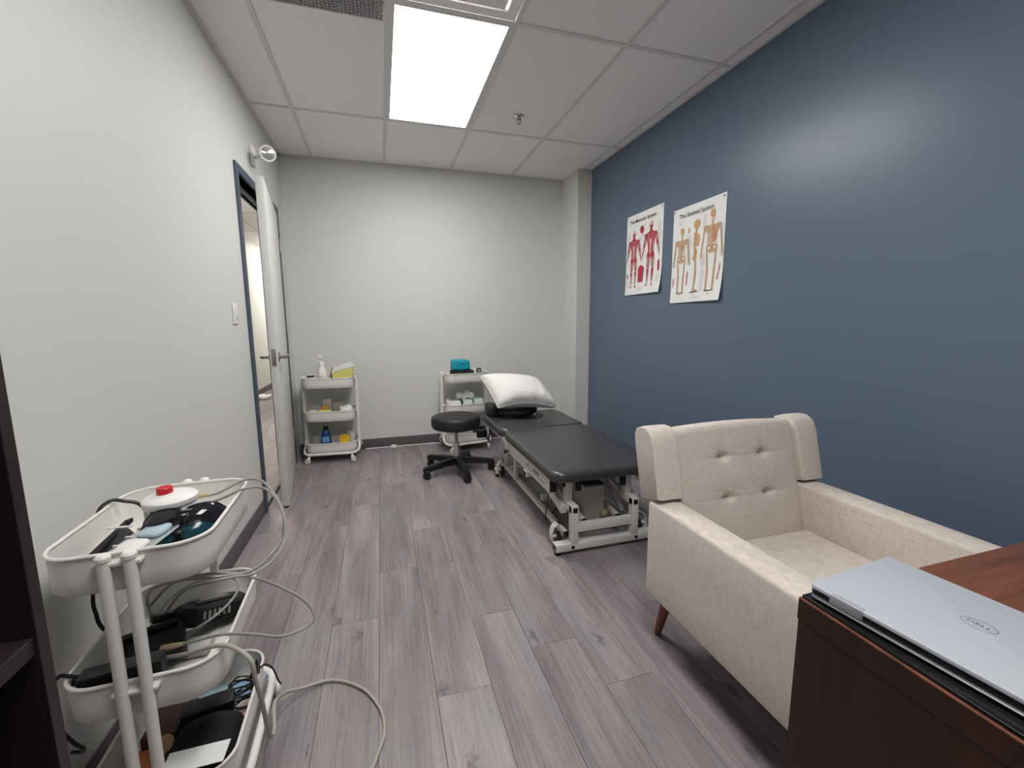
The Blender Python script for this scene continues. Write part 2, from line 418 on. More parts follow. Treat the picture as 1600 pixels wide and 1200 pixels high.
# walls
DY0, DY1, DH = 3.07, 4.075, 2.12     # clear door opening
wl = B()
wl.box(XL-WT, XL, YF, DY0, 0, ZC + 0.1); wl.box(XL-WT, XL, DY1, YB, 0, ZC + 0.1); wl.box(XL-WT, XL, DY0, DY1, DH, ZC + 0.1)
struct('wall_left', wl, M_wall, 'plain light grey painted wall beside the door')
struct('wall_back', B().box(XL-WT, XR+0.1, YB, YB+0.12, 0, ZC+0.1), M_wall, 'plain light grey painted end wall')
struct('wall_right', B().box(XR, XR+0.12, YF, YB, 0, ZC+0.1), M_blue, 'dark slate blue painted accent wall')
struct('wall_front', B().box(XL-WT, XR+0.1, YF-0.12, YF, 0, ZC+0.1), M_wall)
struct('wall_column', B().box(1.873, XR+0.01, 3.985, YB+0.01, 0, ZC+0.1), M_wall, 'pale grey boxed column in the corner beside the blue wall')
struct('wall_corridor', B().box(CX-0.1, CX, 1.5, 10.2, 0, ZC+0.1), M_wall, 'white corridor wall seen through the open door')
cor = B(); cor.box(CX-0.1, XL, 10.2, 10.3, 0, ZC+0.1); cor.box(XL-WT, XL, YB+0.12, 10.2, 0, ZC+0.1); cor.box(CX, XL-WT, 1.4, 1.5, 0, ZC+0.1)
struct('wall_corridor_end', cor, M_wall)
# baseboards (cove base)
def baseboard(name, x0, x1, y0, y1): return struct(name, B().box(x0, x1, y0, y1, 0, 0.1, 0.0025), M_base, smooth=35)
baseboard('baseboard_left', XL, XL+0.006, YF, 3.015)
baseboard('baseboard_back', XL, 1.873, YB-0.006, YB)
baseboard('baseboard_right', XR-0.006, XR, YF, 3.985)
baseboard('baseboard_column', 1.867, 1.873, 3.985, YB)
baseboard('baseboard_corridor', CX, CX+0.006, 1.5, 10.2)

# ceiling: void deck, grid bars, tiles
ce = struct('ceiling', B().box(CX-0.1, XR+0.1, YF-0.1, 10.3, ZC+0.06, ZC+0.1), M_tile, 'suspended ceiling of pale fissured tiles in a white grid')
GX = [XL] + [-0.51 + 0.6096*k for k in range(5)] + [XR]
GY = [YF] + [3.453 - 1.2192*k for k in range(4, -1, -1)] + [YB]
GY = [y for i, y in enumerate(GY) if i == 0 or y > YF + 0.02]
tb = 0.012
VENT = (-0.51, 0.0996, 1.785, 2.392)
LIGHT = (0.0996, 0.7092, 2.2338, 3.453)
LIGHT2 = (0.0996, 0.7092, -0.2046, 1.0146)
DIFF = (0.0996, 0.7092, 1.624, 2.2338)
tile_mesh = {}
def tile(x0, x1, y0, y1):
    w_, h_ = x1-x0-2*tb+0.004, y1-y0-2*tb+0.004
    if w_ < 0.02 or h_ < 0.02: return
    key = (round(w_, 4), round(h_, 4))
    if key not in tile_mesh:
        b = B(); b.box(-w_/2, w_/2, -h_/2, h_/2, 0, 0.015)
        o = finish('ceiling_tile', b, M_tile, ce, Vector((0,0,0)), 0); tile_mesh[key] = o.data
    else:
        o = bpy.data.objects.new('ceiling_tile', tile_mesh[key]); C.objects.link(o); o.parent = ce
    o.location = ((x0+x1)/2, (y0+y1)/2, ZC + 0.004)
for i in range(len(GX)-1):
    for j in range(len(GY)-1):
        x0, x1, y0, y1 = GX[i], GX[i+1], GY[j], GY[j+1]
        cx, cy = (x0+x1)/2, (y0+y1)/2
        if abs(cx - 0.4044) < 0.01 and abs(cy - 2.843) < 0.05: continue
        if abs(cx - 0.4044) < 0.01 and abs(cy - 0.405) < 0.05: continue
        if abs(cx - 0.4044) < 0.01 and 1.0 < cy < 2.2: tile(x0, x1, y0, DIFF[2]); continue
        if abs(cx + 0.2052) < 0.01 and 2.2 < cy < 3.4: tile(x0, x1, VENT[3], y1); continue
        if abs(cx + 0.2052) < 0.01 and 1.0 < cy < 2.2: tile(x0, x1, y0, VENT[2]); continue
        tile(x0, x1, y0, y1)
def bar(x0, x1, y0, y1):
    b = B(); b.box(x0, x1, y0, y1, ZC-0.001, ZC+0.0035); b_ = finish('grid_bar', b, M_tbar, ce, Vector((0,0,0)), 0)
for x in GX[1:-1]: bar(x-tb, x+tb, YF, YB)
for i in range(len(GX)-1):
    for y in GY[1:-1]:
        if abs((GX[i]+GX[i+1])/2 + 0.2052) < 0.01 and abs(y - 2.2338) < 0.01: continue
        bar(GX[i] + (tb if i else 0), GX[i+1] - (tb if i < len(GX)-2 else 0), y-tb, y+tb)
bar(VENT[0]+tb, VENT[1]-tb, VENT[3], VENT[3]+0.006); bar(VENT[0]+tb, VENT[1]-tb, VENT[2]-0.012, VENT[2])
bar(DIFF[0]+tb, DIFF[1]-tb, DIFF[2]-tb, DIFF[2]+0.004)
for (x0, x1, y0, y1) in ((XL, XL+0.02, YF, YB), (XR-0.02, XR, YF, 3.985), (XL, XR, YB-0.02, YB)):   # wall angle
    b = B().box(x0, x1, y0, y1, ZC-0.002, ZC+0.002); finish('wall_angle', b, M_tbar, ce, Vector((0,0,0)), 0)
cc = B().box(CX, XL-WT, 1.5, 10.2, ZC, ZC+0.02); struct('ceiling_corridor', cc, M_tile)
cs = B()
for y in (3.0, 4.22, 5.44, 6.66, 7.88, 9.1): cs.box(CX, XL-WT, y-tb, y+tb, ZC-0.004, ZC+0.001)
cs.box(-1.76-tb, -1.76+tb, 1.5, 10.2, ZC-0.004, ZC+0.001)
bpy.data.objects['ceiling_corridor']['label'] = 'corridor ceiling seen through the door gap'
finish('grid_bar', cs, M_tbar, bpy.data.objects['ceiling_corridor'], Vector((0,0,0)), 0)

# ceiling lights
M_panel = emit('led_panel', (255, 253, 250), PANEL_STRENGTH)
def ceiling_light(rect, label, m, zc=ZC):
    x0, x1, y0, y1 = rect
    t = empty('ceiling_light', ((x0+x1)/2, (y0+y1)/2, zc), label, 'light')
    f = B(); e = 0.032
    for a in ((x0+tb, x0+e, y0+tb, y1-tb), (x1-e, x1-tb, y0+tb, y1-tb), (x0+e, x1-e, y0+tb, y0+e), (x0+e, x1-e, y1-e, y1-tb)):
        f.box(*a, zc-0.001, zc+0.02)
    finish('frame', f, M_tbar, t, smooth=0)
    finish('diffuser', B().box(x0+e, x1-e, y0+e, y1-e, zc+0.003, zc+0.008), m, t, smooth=0)
ceiling_light(LIGHT, 'bright white rectangular LED ceiling panel above the room', M_panel)
ceiling_light(LIGHT2, 'second LED ceiling panel nearer the desk, above the viewer', M_panel)
M_panelc = emit('corridor_panel', (255, 250, 238), CORRIDOR_STRENGTH)
ceiling_light((-1.74, -1.2, 4.3, 5.5), 'lit ceiling panel out in the corridor beyond the door', M_panelc, ZC-0.012)
ceiling_light((-1.74, -1.2, 8.9, 10.1), 'added ceiling panel out of sight at the far end of the corridor', M_panelc, ZC-0.012)  # added unseen panel, brightens the far corridor wall

# return air grille
t = empty('ceiling_vent', ((VENT[0]+VENT[1])/2, (VENT[2]+VENT[3])/2, ZC), 'grey egg-crate return air grille in the ceiling beside the light panel', 'vent')
v0, v1, u0, u1 = VENT[0]+tb, VENT[1]-0.004, VENT[2], VENT[3]
finish('backing', B().box(v0, v1, u0, u1, ZC+0.03, ZC+0.034), M_blackm, t, smooth=0)
g = B(); n = 34
for i in range(n + 1):
    x = v0 + (v1-v0)*i/n; g.box(x-0.0019, x+0.0019, u0, u1, ZC+0.002, ZC+0.016)
    y = u0 + (u1-u0)*i/n; g.box(v0, v1, y-0.0019, y+0.0019, ZC+0.002, ZC+0.016)
o = finish('grille', g, mat('grille_aluminium', (190, 188, 188), 0.5, 0.0), t, smooth=0); o['kind'] = 'stuff'
# supply diffuser
t = empty('ceiling_diffuser', ((DIFF[0]+DIFF[1])/2, (DIFF[2]+DIFF[3])/2, ZC), 'white stepped square air diffuser beyond the light panel at the top edge', 'vent')
mx_, my_ = (DIFF[0]+DIFF[1])/2, (DIFF[2]+DIFF[3])/2
for k, (hh, z) in enumerate(((0.29, 0.0), (0.22, -0.006), (0.15, -0.01), (0.08, -0.012))):
    b = B(); d = 0.05
    for a in ((mx_-hh, mx_-hh+d, my_-hh, my_+hh), (mx_+hh-d, mx_+hh, my_-hh, my_+hh), (mx_-hh+d, mx_+hh-d, my_-hh, my_-hh+d), (mx_-hh+d, mx_+hh-d, my_+hh-d, my_+hh)):
        b.box(*a, ZC+z, ZC+0.012)
    finish('louvre', b, M_tile, t, smooth=0)
# sprinkler
sx, sy = 1.011, 3.142
t = empty('sprinkler_head', (sx, sy, ZC), 'small chrome fire sprinkler head hanging from a ceiling tile', 'sprinkler')
finish('escutcheon', B().lathe([(0.0, 0.004), (0.034, 0.003), (0.036, 0.0), (0.028, -0.006), (0.012, -0.008), (0.0, -0.008)], (sx, sy, ZC), 20), M_chrome, t)
finish('body', B().lathe([(0.0, -0.008), (0.011, -0.008), (0.011, -0.022), (0.006, -0.026), (0.0, -0.026)], (sx, sy, ZC), 14), M_steel, t)
fr = B()
for q in (-1, 1): fr.tube(spline([(sx+q*0.01, sy, ZC-0.02), (sx+q*0.014, sy, ZC-0.032), (sx+q*0.002, sy, ZC-0.047)], 4), 0.0022, 6)
finish('frame_arms', fr, M_aludark, t)
finish('deflector', B().lathe([(0.0, -0.047), (0.015, -0.048), (0.015, -0.050), (0.0, -0.051)], (sx, sy, ZC), 16), M_steel, t)

# door frame and door
fr = B(); cw, pr = 0.05, 0.014
for (a, c) in ((DY0-cw, DY0), (DY1, DY1+cw)):
    fr.box(XL-WT-pr, XL+pr, a, c, 0, DH+cw, 0.002)
fr.box(XL-WT-pr, XL+pr, DY0, DY1, DH, DH+cw, 0.002)
for (a, c) in ((DY0, DY0+0.014), (DY1-0.014, DY1)): fr.box(XL-0.085, XL-0.05, a, c, 0, DH)
fr.box(XL-0.085, XL-0.05, DY0, DY1, DH-0.014, DH)
tr = struct('trim_1', fr, M_frame, 'slate blue steel door frame', smooth=35)
finish('strike_plate', B().box(XL-0.045, XL-0.005, DY0-0.001, DY0+0.003, 0.95, 1.08), M_black, tr, smooth=0)
ang = math.radians(7.4); hx, hy = -0.768, 4.066
d1 = empty('door_1', (hx, hy, 0), 'pale grey flush door standing slightly open', 'door', local=True, kind='structure')
d1.rotation_euler.z = ang       # local -y runs from hinge to latch
DW, DT = 0.997, 0.045
finish('slab', B().box(-DT, 0, -DW, 0, 0.012, 2.108, 0.002), M_doorw, d1)
hz_ = 1.01
lp = finish('latch_plate', B().box(-DT/2-0.013, -DT/2+0.013, -DW-0.002, -DW+0.002, hz_-0.055, hz_+0.055, 0.001), M_steel, d1)
finish('latch_bolt', B().box(-DT/2-0.006, -DT/2+0.006, -DW-0.012, -DW, hz_-0.012, hz_+0.012, 0.002), M_steel, lp)
for sgn, x in ((1, 0.0), (-1, -DT)):
    b = B(); Mx = Matrix.Translation((x, -DW+0.062, hz_)) @ Matrix.Rotation(sgn*PI/2, 4, 'Y')
    b.lathe([(0.0, 0.0), (0.032, 0.0), (0.032, 0.006), (0.026, 0.010), (0.011, 0.012), (0.011, 0.045), (0.0, 0.045)], (0,0,0), 20, Mx)
    b.tube(spline([(x+sgn*0.04, -DW+0.062, hz_), (x+sgn*0.054, -DW+0.075, hz_), (x+sgn*0.056, -DW+0.12, hz_), (x+sgn*0.052, -DW+0.175, hz_)], 5), [0.011]*5+[0.010]*11, 10)
    finish('lever_handle', b, M_steel, d1)
for z in (0.28, 1.06, 1.86):
    b = B(); b.tube([(0.008, 0.006, z-0.055), (0.008, 0.006, z+0.055)], 0.008, 10); b.box(-0.03, 0.0, -0.001, 0.004, z-0.05, z+0.05)
    finish('hinge', b, M_steel, d1)
finish('door_bumper', B().box(-0.035, -0.012, -DW+0.004, -DW+0.05, 0.0, 0.012, 0.002), M_black, d1)

# light switch
t = empty('light_switch', (XL, 2.788, 1.225), 'white rectangular light switch on the left wall by the door frame', 'switch')
finish('plate', B().box(XL, XL+0.007, 2.752, 2.824, 1.222, 1.338, 0.003), M_wplastic, t)
finish('rocker', B().box(XL+0.006, XL+0.011, 2.770, 2.806, 1.245, 1.315, 0.002), M_wplastic, t)
finish('indicator', B().box(XL+0.010, XL+0.0118, 2.784, 2.792, 1.25, 1.258), M_ink, t)
# emergency lamp head
t = empty('emergency_light', (XL, 3.45, 2.3), 'small white round emergency lamp head on the wall above the door', 'lamp')
finish('wall_plate', B().box(XL, XL+0.022, 3.41, 3.50, 2.28, 2.40, 0.006), M_wplastic, t)
finish('arm', B().tube([(XL+0.018, 3.455, 2.33), (-0.70, 3.40, 2.335)], 0.011, 10), M_wplastic, t)
Mh = Matrix.Translation((-0.665, 3.37, 2.335)) @ Matrix.Rotation(0.42, 4, 'Z') @ Matrix.Rotation(PI/2+0.12, 4, 'X')
hd = finish('lamp_head', B().lathe([(0.0, -0.045), (0.022, -0.045), (0.036, -0.03), (0.047, 0.01), (0.05, 0.016), (0.05, 0.024), (0.041, 0.024), (0.036, 0.012), (0.0, 0.004)], (0,0,0), 28, Mh), M_wplastic, t)
finish('lens', B().lathe([(0.0, 0.005), (0.038, 0.012), (0.041, 0.021), (0.02, 0.025), (0.0, 0.026)], (0,0,0), 24, Mh), M_lens2, hd)

# wall marks: surface cable along the back baseboard with its small connector box
single('wall_cable', B().tube([(-0.2, YB-0.012, 0.006), (0.3, YB-0.012, 0.006), (0.9, YB-0.012, 0.006), (1.6, YB-0.012, 0.006)], 0.005, 8), M_wplastic,
       'thin white cable laid along the foot of the back baseboard', 'cable')
single('junction_box', B().box(0.045, 0.095, YB-0.05, YB-0.0175, 0.0, 0.028, 0.005), M_wplastic, 'tiny white connector block on the floor by the back baseboard', 'connector')
single('paper_scrap', B().rbox((-1.92, 7.98, 0.03), (0.10, 0.13, 0.028), 0.02, 2, 4, lambda q: q + Vector((0,0,0.012*math.sin(40*q.x)*math.cos(31*q.y)))), M_paper,
       'white crumpled thing lying on the corridor floor beyond the door', 'paper')

# ---------------------------------------------------------------- treatment bed
BX0, BX1, BZ = 0.795, 1.452, 0.465
bed = empty('treatment_bed', (1.12, 2.65, 0), 'black padded treatment bed on a white steel lifting frame', 'bed')
def cushion_rings(z0, z1, r=0.022, k=5):
    out = [(0.012, z0), (0.003, z0+0.006), (0.0, z0+0.014)]
    for i in range(k + 1):
        a = i / k * PI / 2; out.append((r*(1-math.cos(a)), z1 - r + r*math.sin(a)))
    out.append((r+0.03, z1 + 0.0008)); return out
finish('body_cushion', B().slab(rrect(BX0, BX1, 1.93, 2.895, 0.07, 8), cushion_rings(0.408, BZ, 0.026)), M_vinyl, bed, smooth=50)
# head section with a face cut-out
ol = []
x0, x1, y0, y1, r = BX0-0.012, BX1+0.012, 2.915, 3.52, 0.07
ol += [(x0+r+r*math.cos(a), y0+r+r*math.sin(a)) for a in [PI + i/8*PI/2 for i in range(9)]]
ol += [(x1-r+r*math.cos(a), y0+r+r*math.sin(a)) for a in [-PI/2 + i/8*PI/2 for i in range(9)]]
ol += [(x1-r+r*math.cos(a), y1-r+r*math.sin(a)) for a in [i/8*PI/2 for i in range(9)]]
hc = (x0+x1)/2; hw = 0.135
ol += [(hc+hw+0.04 - 0.04*math.sin(i/4*PI/2), y1 - 0.04*(1-math.cos(i/4*PI/2))) for i in range(5)]
ol += [(hc+hw*math.cos(a), 3.32+hw*math.sin(a)) for a in [-i/12*PI for i in range(13)]]
ol += [(hc-hw-0.04*(1-math.cos(i/4*PI/2)), y1 - 0.04 + 0.04*math.sin(i/4*PI/2)) for i in range(5)]
ol += [(x0+r+r*math.cos(a), y1-r+r*math.sin(a)) for a in [PI/2 + i/8*PI/2 for i in range(9)]]
rings = [(i, z) for i, z in cushion_rings(0.402, 0.462, 0.026)][:-1] + [(0.03, 0.4622)]
finish('head_cushion', B().slab(ol, rings), M_vinyl, bed, smooth=50)
# horseshoe headrest, tilted up under the pillow
Mt = Matrix.Translation((1.04, 3.42, 0.515)) @ Matrix.Rotation(math.radians(14), 4, 'X')
hs = [(0.16*math.cos(a), 0.13*math.sin(a)) for a in [i/28*2*PI for i in range(28)]]
finish('headrest', B().slab([(p[0]*1.3, p[1]) for p in hs], [(0.01,-0.04),(0,-0.03),(0,0.0),(0.006,0.016),(0.02,0.024),(0.05,0.026)], Mt), M_vinyl2, bed, smooth=50)
pl = [(hc+(hw-0.006)*math.cos(a), 3.325+(hw-0.006)*math.sin(a)) for a in [i/24*2*PI for i in range(24)]]
finish('face_plug', B().slab(pl, [(0.006, 0.405), (0, 0.412), (0, 0.436), (0.008, 0.446), (0.025, 0.45)]), M_vinyl2, bed, smooth=50)
finish('headrest_side', B().rbox((0.845, 3.42, 0.512), (0.035, 0.10, 0.045), 0.02, 3, 1), M_vinyl2, bed, smooth=50)
E2 = lambda *a, **k: B().box(*a, **k)
def steel(name, boxes, r=0.003, m=M_bedw, parent=bed, label=None):
    b = B()
    for a in boxes: b.box(*a, r)
    return finish(name, b, m, parent, label=label)
def beam_between(p, q, w_, h_, name, m=M_bedw, parent=bed, r=0.002):
    p, q = Vector(p), Vector(q); d = q - p; L_ = d.length; z = d.normalized()
    up = Vector((1, 0, 0)) if abs(z.x) < 0.9 else Vector((0, 1, 0))
    y = z.cross(up).normalized(); x = y.cross(z)
    Mx = Matrix(((x.x, y.x, z.x, p.x), (x.y, y.y, z.y, p.y), (x.z, y.z, z.z, p.z), (0,0,0,1)))
    b = B().box(-w_/2, w_/2, -h_/2, h_/2, 0, L_, r, Mx)
    return finish(name, b, m, parent)
def cap(x0, x1, y0, y1, z0, z1, parent=bed): return finish('end_cap', B().box(x0, x1, y0, y1, z0, z1, 0.002), M_black, parent)
# base: cross members with feet, long rails, posts
for y in (1.985, 3.24):
    cb = steel('cross_member', [(0.825, 1.425, y-0.027, y+0.027, 0.022, 0.062)])
    for x in (0.835, 1.415):
        finish('foot', B().lathe([(0.0,0.0),(0.019,0.0),(0.019,0.008),(0.008,0.012),(0.008,0.03),(0,0.03)], (x+(0.01 if x<1 else -0.01), y, 0), 14), M_black, cb)
        s_ = -1 if x < 1 else 1
        finish('tube_end', B().box(x-0.011 if x<1 else x+0.0095, x-0.0095 if x<1 else x+0.011, y-0.021, y+0.021, 0.027, 0.057), M_black, cb, smooth=0)
    for x in (0.92, 1.30):
        finish('bolt', B().lathe([(0,0),(0.009,0),(0.009,0.005),(0,0.006)], (0,0,0), 10, Matrix.Translation((x, y-0.0275, 0.042)) @ Matrix.Rotation(PI/2, 4, 'X')), M_black, cb)
for x in (0.905, 1.335):
    rl = steel('base_rail', [(x-0.014, x+0.014, 2.02, 3.36, 0.075, 0.103)])
    cap(x-0.0142, x+0.0142, 2.008, 2.022, 0.0748, 0.1032, rl)
for x in (0.93, 1.29):
    ps = steel('end_post', [(x-0.02, x+0.02, 1.955, 1.995, 0.062, 0.265), (x-0.02, x+0.02, 1.957, 2.10, 0.225, 0.267), (x-0.02, x+0.02, 2.035, 2.075, 0.26, 0.395)])
    cap(x-0.0205, x+0.0205, 2.0345, 2.0755, 0.392, 0.399, ps)
    finish('tube_mouth', B().box(x-0.013, x+0.013, 1.9535, 1.9575, 0.232, 0.259), M_black, ps, smooth=0)
    finish('pivot_knob', B().lathe([(0,0),(0.015,0),(0.015,0.012),(0,0.014)], (0,0,0), 14, Matrix.Translation((x-0.02, 2.056, 0.355)) @ Matrix.Rotation(-PI/2, 4, 'Y')), M_black, ps)
steel('upper_cross_member', [(0.95, 1.27, 1.962, 1.992, 0.118, 0.165)])
steel('inner_cross_member', [(0.92, 1.32, 2.42, 2.45, 0.11, 0.145)])
steel('inner_cross_member', [(0.92, 1.32, 3.02, 3.05, 0.20, 0.235)])
# side beams under the cushion
for x in (0.832, 1.408):
    sb = steel('side_beam', [(x-0.018, x+0.018, 2.03, 2.90, 0.322, 0.408), (x-0.015, x+0.015, 2.90, 3.46, 0.365, 0.402)])
    cap(x-0.0185, x+0.0185, 2.015, 2.031, 0.335, 0.40, sb)
    sgn = -1 if x < 1 else 1
    finish('knob', B().lathe([(0,0),(0.006,0),(0.006,0.018),(0.017,0.02),(0.017,0.03),(0,0.032)], (0,0,0), 14, Matrix.Translation((x+sgn*0.018, 2.80, 0.335)) @ Matrix.Rotation(sgn*PI/2, 4, 'Y')), M_black, sb)
    if x < 1:
        # printed lines and maker's lettering on the beam
        ln = B(); ln.box(x-0.0186, x-0.0178, 2.10, 2.46, 0.350, 0.353); ln.box(x-0.0186, x-0.0178, 2.08, 2.40, 0.384, 0.3855)
        for q in range(9): ln.box(x-0.0186, x-0.0178, 2.19+q*0.012, 2.198+q*0.012, 0.362, 0.376)
        for q in range(6): ln.box(x-0.0186, x-0.0178, 2.35+q*0.012, 2.357+q*0.012, 0.362, 0.371)
        finish('beam_print', ln, M_ink, sb, smooth=0)
        finish('switch_block', B().box(x-0.022, x+0.012, 2.40, 2.47, 0.283, 0.318, 0.003), M_bedw, sb)
        finish('switch_button', B().box(x-0.0235, x-0.021, 2.41, 2.46, 0.288, 0.312), M_black, sb, smooth=0)
fcm = steel('seat_cross_bar', [(0.82, 1.42, 2.06, 2.09, 0.375, 0.405)])
for x in (0.975, 1.245):
    finish('end_cap', B().box(x-0.016, x+0.016, 2.012, 2.03, 0.325, 0.385, 0.002), M_black, fcm)
    finish('bracket', B().box(x-0.014, x+0.014, 2.029, 2.08, 0.33, 0.385, 0.002), M_bedw, fcm)
finish('bumper', B().box(1.03, 1.075, 2.02, 2.06, 0.385, 0.41, 0.004), M_black, fcm)
steel('head_cross_bar', [(0.82, 1.42, 3.42, 3.45, 0.37, 0.40)])
# lifting links
for x in (0.90, 1.335):
    beam_between((x, 2.03, 0.225), (x, 2.62, 0.345), 0.034, 0.05, 'lift_arm')
    beam_between((x, 3.19, 0.07), (x, 3.04, 0.37), 0.03, 0.045, 'rear_leg')
    beam_between((x-0.01, 2.88, 0.09), (x-0.01, 2.86, 0.33), 0.024, 0.03, 'rear_strut')
beam_between((1.31, 2.12, 0.12), (1.25, 2.34, 0.37), 0.022, 0.03, 'diagonal_strut')
beam_between((1.03, 2.06, 0.125), (1.03, 2.62, 0.20), 0.028, 0.028, 'inner_rail')
beam_between((1.24, 2.06, 0.125), (1.24, 2.62, 0.20), 0.028, 0.028, 'inner_rail')
for x in (1.03, 1.24): cap(x-0.0145, x+0.0145, 2.05, 2.062, 0.111, 0.14)
mo = finish('motor_box', B().box(1.075, 1.20, 2.14, 2.30, 0.06, 0.285, 0.006), M_motor, bed)
finish('motor_lid', B().box(1.073, 1.202, 2.138, 2.302, 0.284, 0.296, 0.004), mat('motor_lid_grey', (96, 94, 92), 0.5), mo)
finish('gland', B().lathe([(0,0),(0.022,0),(0.022,0.03),(0.012,0.035),(0,0.036)], (0,0,0), 16, Matrix.Translation((1.19, 2.145, 0.125)) @ Matrix.Rotation(PI/2, 4, 'X')), M_tan, mo)
finish('actuator', B().tube([(1.10, 2.30, 0.14), (1.10, 2.75, 0.22)], 0.022, 14), M_steel, bed)
finish('lower_rod', B().tube([(0.94, 2.03, 0.088), (1.28, 2.03, 0.088)], 0.011, 12), M_steel, bed)
# transport wheels behind curved white fenders
for y, s_ in ((2.055, 1), (3.19, -1)):
    for x, sg in ((0.832, 1), (1.415, -1)):
        pts = []
        prof = [(0.02, 0.018), (0.0, 0.05), (0.0, 0.10), (0.012, 0.128), (0.035, 0.142), (0.05, 0.142)]
        v = []; b = B()
        for (dx, z) in prof:
            for th in (0, 0.004):
                v.append((x+sg*(dx+th), y-0.022, z)); v.append((x+sg*(dx+th), y+0.022, z))
        f = []
        for i in range(len(prof)-1):
            a, c = i*4, (i+1)*4
            f += [(a, a+1, c+1, c), (a+2, c+2, c+3, a+3), (a, c, c+2, a+2), (a+1, a+3, c+3, c+1)]
        f += [(0, 2, 3, 1), (len(prof)*4-4, len(prof)*4-3, len(prof)*4-1, len(prof)*4-2)]
        b.add(v, f); fe = finish('fender', b, M_bedw, bed)
        Mw = Matrix.Translation((x+sg*0.042, y, 0.052)) @ Matrix.Rotation(PI/2, 4, 'Y')
        finish('wheel', B().lathe([(0,-0.011),(0.036,-0.011),(0.04,-0.006),(0.04,0.006),(0.036,0.011),(0,0.011)], (0,0,0), 20, Mw), M_black, fe)
        finish('axle', B().tube([(x+sg*0.004, y, 0.068), (x+sg*0.10, y, 0.068)], 0.009, 10), M_bedw, fe)
finish('power_cord', B().tube(spline([(0.832, 2.05, 0.33), (0.835, 2.10, 0.29), (0.85, 2.16, 0.2), (0.87, 2.23, 0.12), (0.90, 2.3, 0.05), (0.96, 2.4, 0.012), (1.05, 2.5, 0.012)], 6), 0.004, 8), M_aludark, bed)
# foot control hanging at the head end
t = empty('hand_control', (0.80, 3.56, 0.215), 'small black hand control hanging at the head end of the bed', 'remote')
finish('housing', B().rbox((0.795, 3.56, 0.275), (0.045, 0.02, 0.035), 0.01, 2, 1, None), M_black, t)
finish('cord', B().tube(spline([(0.83, 3.56, 0.27), (0.85, 3.54, 0.21), (0.855, 3.52, 0.3), (0.852, 3.47, 0.385)], 6), 0.005, 8), M_black, t)

# pillow leaning on the headrest
def pillow(cs, thick, name, m, label):
    A, Bq, Cq, D = [Vector(p) for p in cs]          # bl, br, tr, tl
    nrm = (Bq-A).cross(D-A).normalized(); n = 26; b = B(); idx = {}
    def pt(i, j, s):
        u, v = i/n, j/n
        uu, vv = u*2-1, v*2-1
        pin = 1 - 0.05*(1-abs(uu)**2.2)*abs(vv)**3; pin2 = 1 - 0.04*(1-abs(vv)**2.2)*abs(uu)**3
        u2 = 0.5+0.5*uu*pin2; v2 = 0.5+0.5*vv*pin
        p = A*(1-u2)*(1-v2) + Bq*u2*(1-v2) + Cq*u2*v2 + D*(1-u2)*v2
        h = ((1-abs(uu)**2.6)*(1-abs(vv)**2.6))**0.42 if abs(uu) < 1 and abs(vv) < 1 else 0
        wr = 0.05*math.sin(23*u + 4*v)*math.exp(-((v-0.2)/0.2)**2) + 0.03*math.sin(37*u-9*v)*(1-v)
        return p + nrm*s*thick*h*(1 + wr*(1 if s > 0 else 0)) + Vector((0,0,-0.035*(abs(uu)**2)*(1-v)))
    v = []; f = []
    def V(i, j, s):
        edge = i in (0, n) or j in (0, n); k = (i, j, 0 if edge else s)
        if k not in idx: idx[k] = len(v); v.append(pt(i, j, s))
        return idx[k]
    for s in (1, -1):
        for i in range(n):
            for j in range(n):
                q = (V(i,j,s), V(i+1,j,s), V(i+1,j+1,s), V(i,j+1,s)); f.append(q if s > 0 else q[::-1])
    b.add(v, f)
    t = empty(name, (1.08, 3.35, 0.55), label, 'pillow')
    body = finish('pillow_body', b, m, t, smooth=180)
    loop = [v[V(i,0,1)] for i in range(n)] + [v[V(n,j,1)] for j in range(n)] + [v[V(n-i,n,1)] for i in range(n)] + [v[V(0,n-j,1)] for j in range(n)]
    finish('piping', B().tube(loop, 0.003, 6, closed=True), m, t)
pillow([(0.845, 3.19, 0.60), (1.36, 3.22, 0.565), (1.285, 3.50, 0.732), (0.765, 3.47, 0.79)], 0.10, 'pillow', M_pillow,
       'white pillow slumped over the headrest of the treatment bed')

# ---------------------------------------------------------------- stool
cx, cy = 0.555, 3.45
st = empty('stool', (cx, cy, 0), 'round black swivel stool on a five-star castor base', 'stool')
finish('seat', B().lathe([(0.0,0.372),(0.17,0.372),(0.188,0.378),(0.198,0.392),(0.2,0.41),(0.2,0.445),(0.197,0.458),(0.186,0.470),(0.165,0.476),(0.0,0.480)], (cx,cy,0), 48), M_vinyl2, st, smooth=50)
finish('seat_plate', B().box(cx-0.045, cx+0.045, cy-0.045, cy+0.045, 0.355, 0.373, 0.004), M_black, st)
finish('piston', B().tube([(cx,cy,0.24),(cx,cy,0.36)], 0.014, 16), M_steel, st)
finish('column', B().lathe([(0,0.10),(0.026,0.10),(0.025,0.25),(0.0,0.25)], (cx,cy,0), 24), M_chrome, st)
finish('hub', B().lathe([(0,0.075),(0.038,0.075),(0.042,0.085),(0.042,0.115),(0.032,0.122),(0,0.122)], (cx,cy,0), 24), M_black, st)
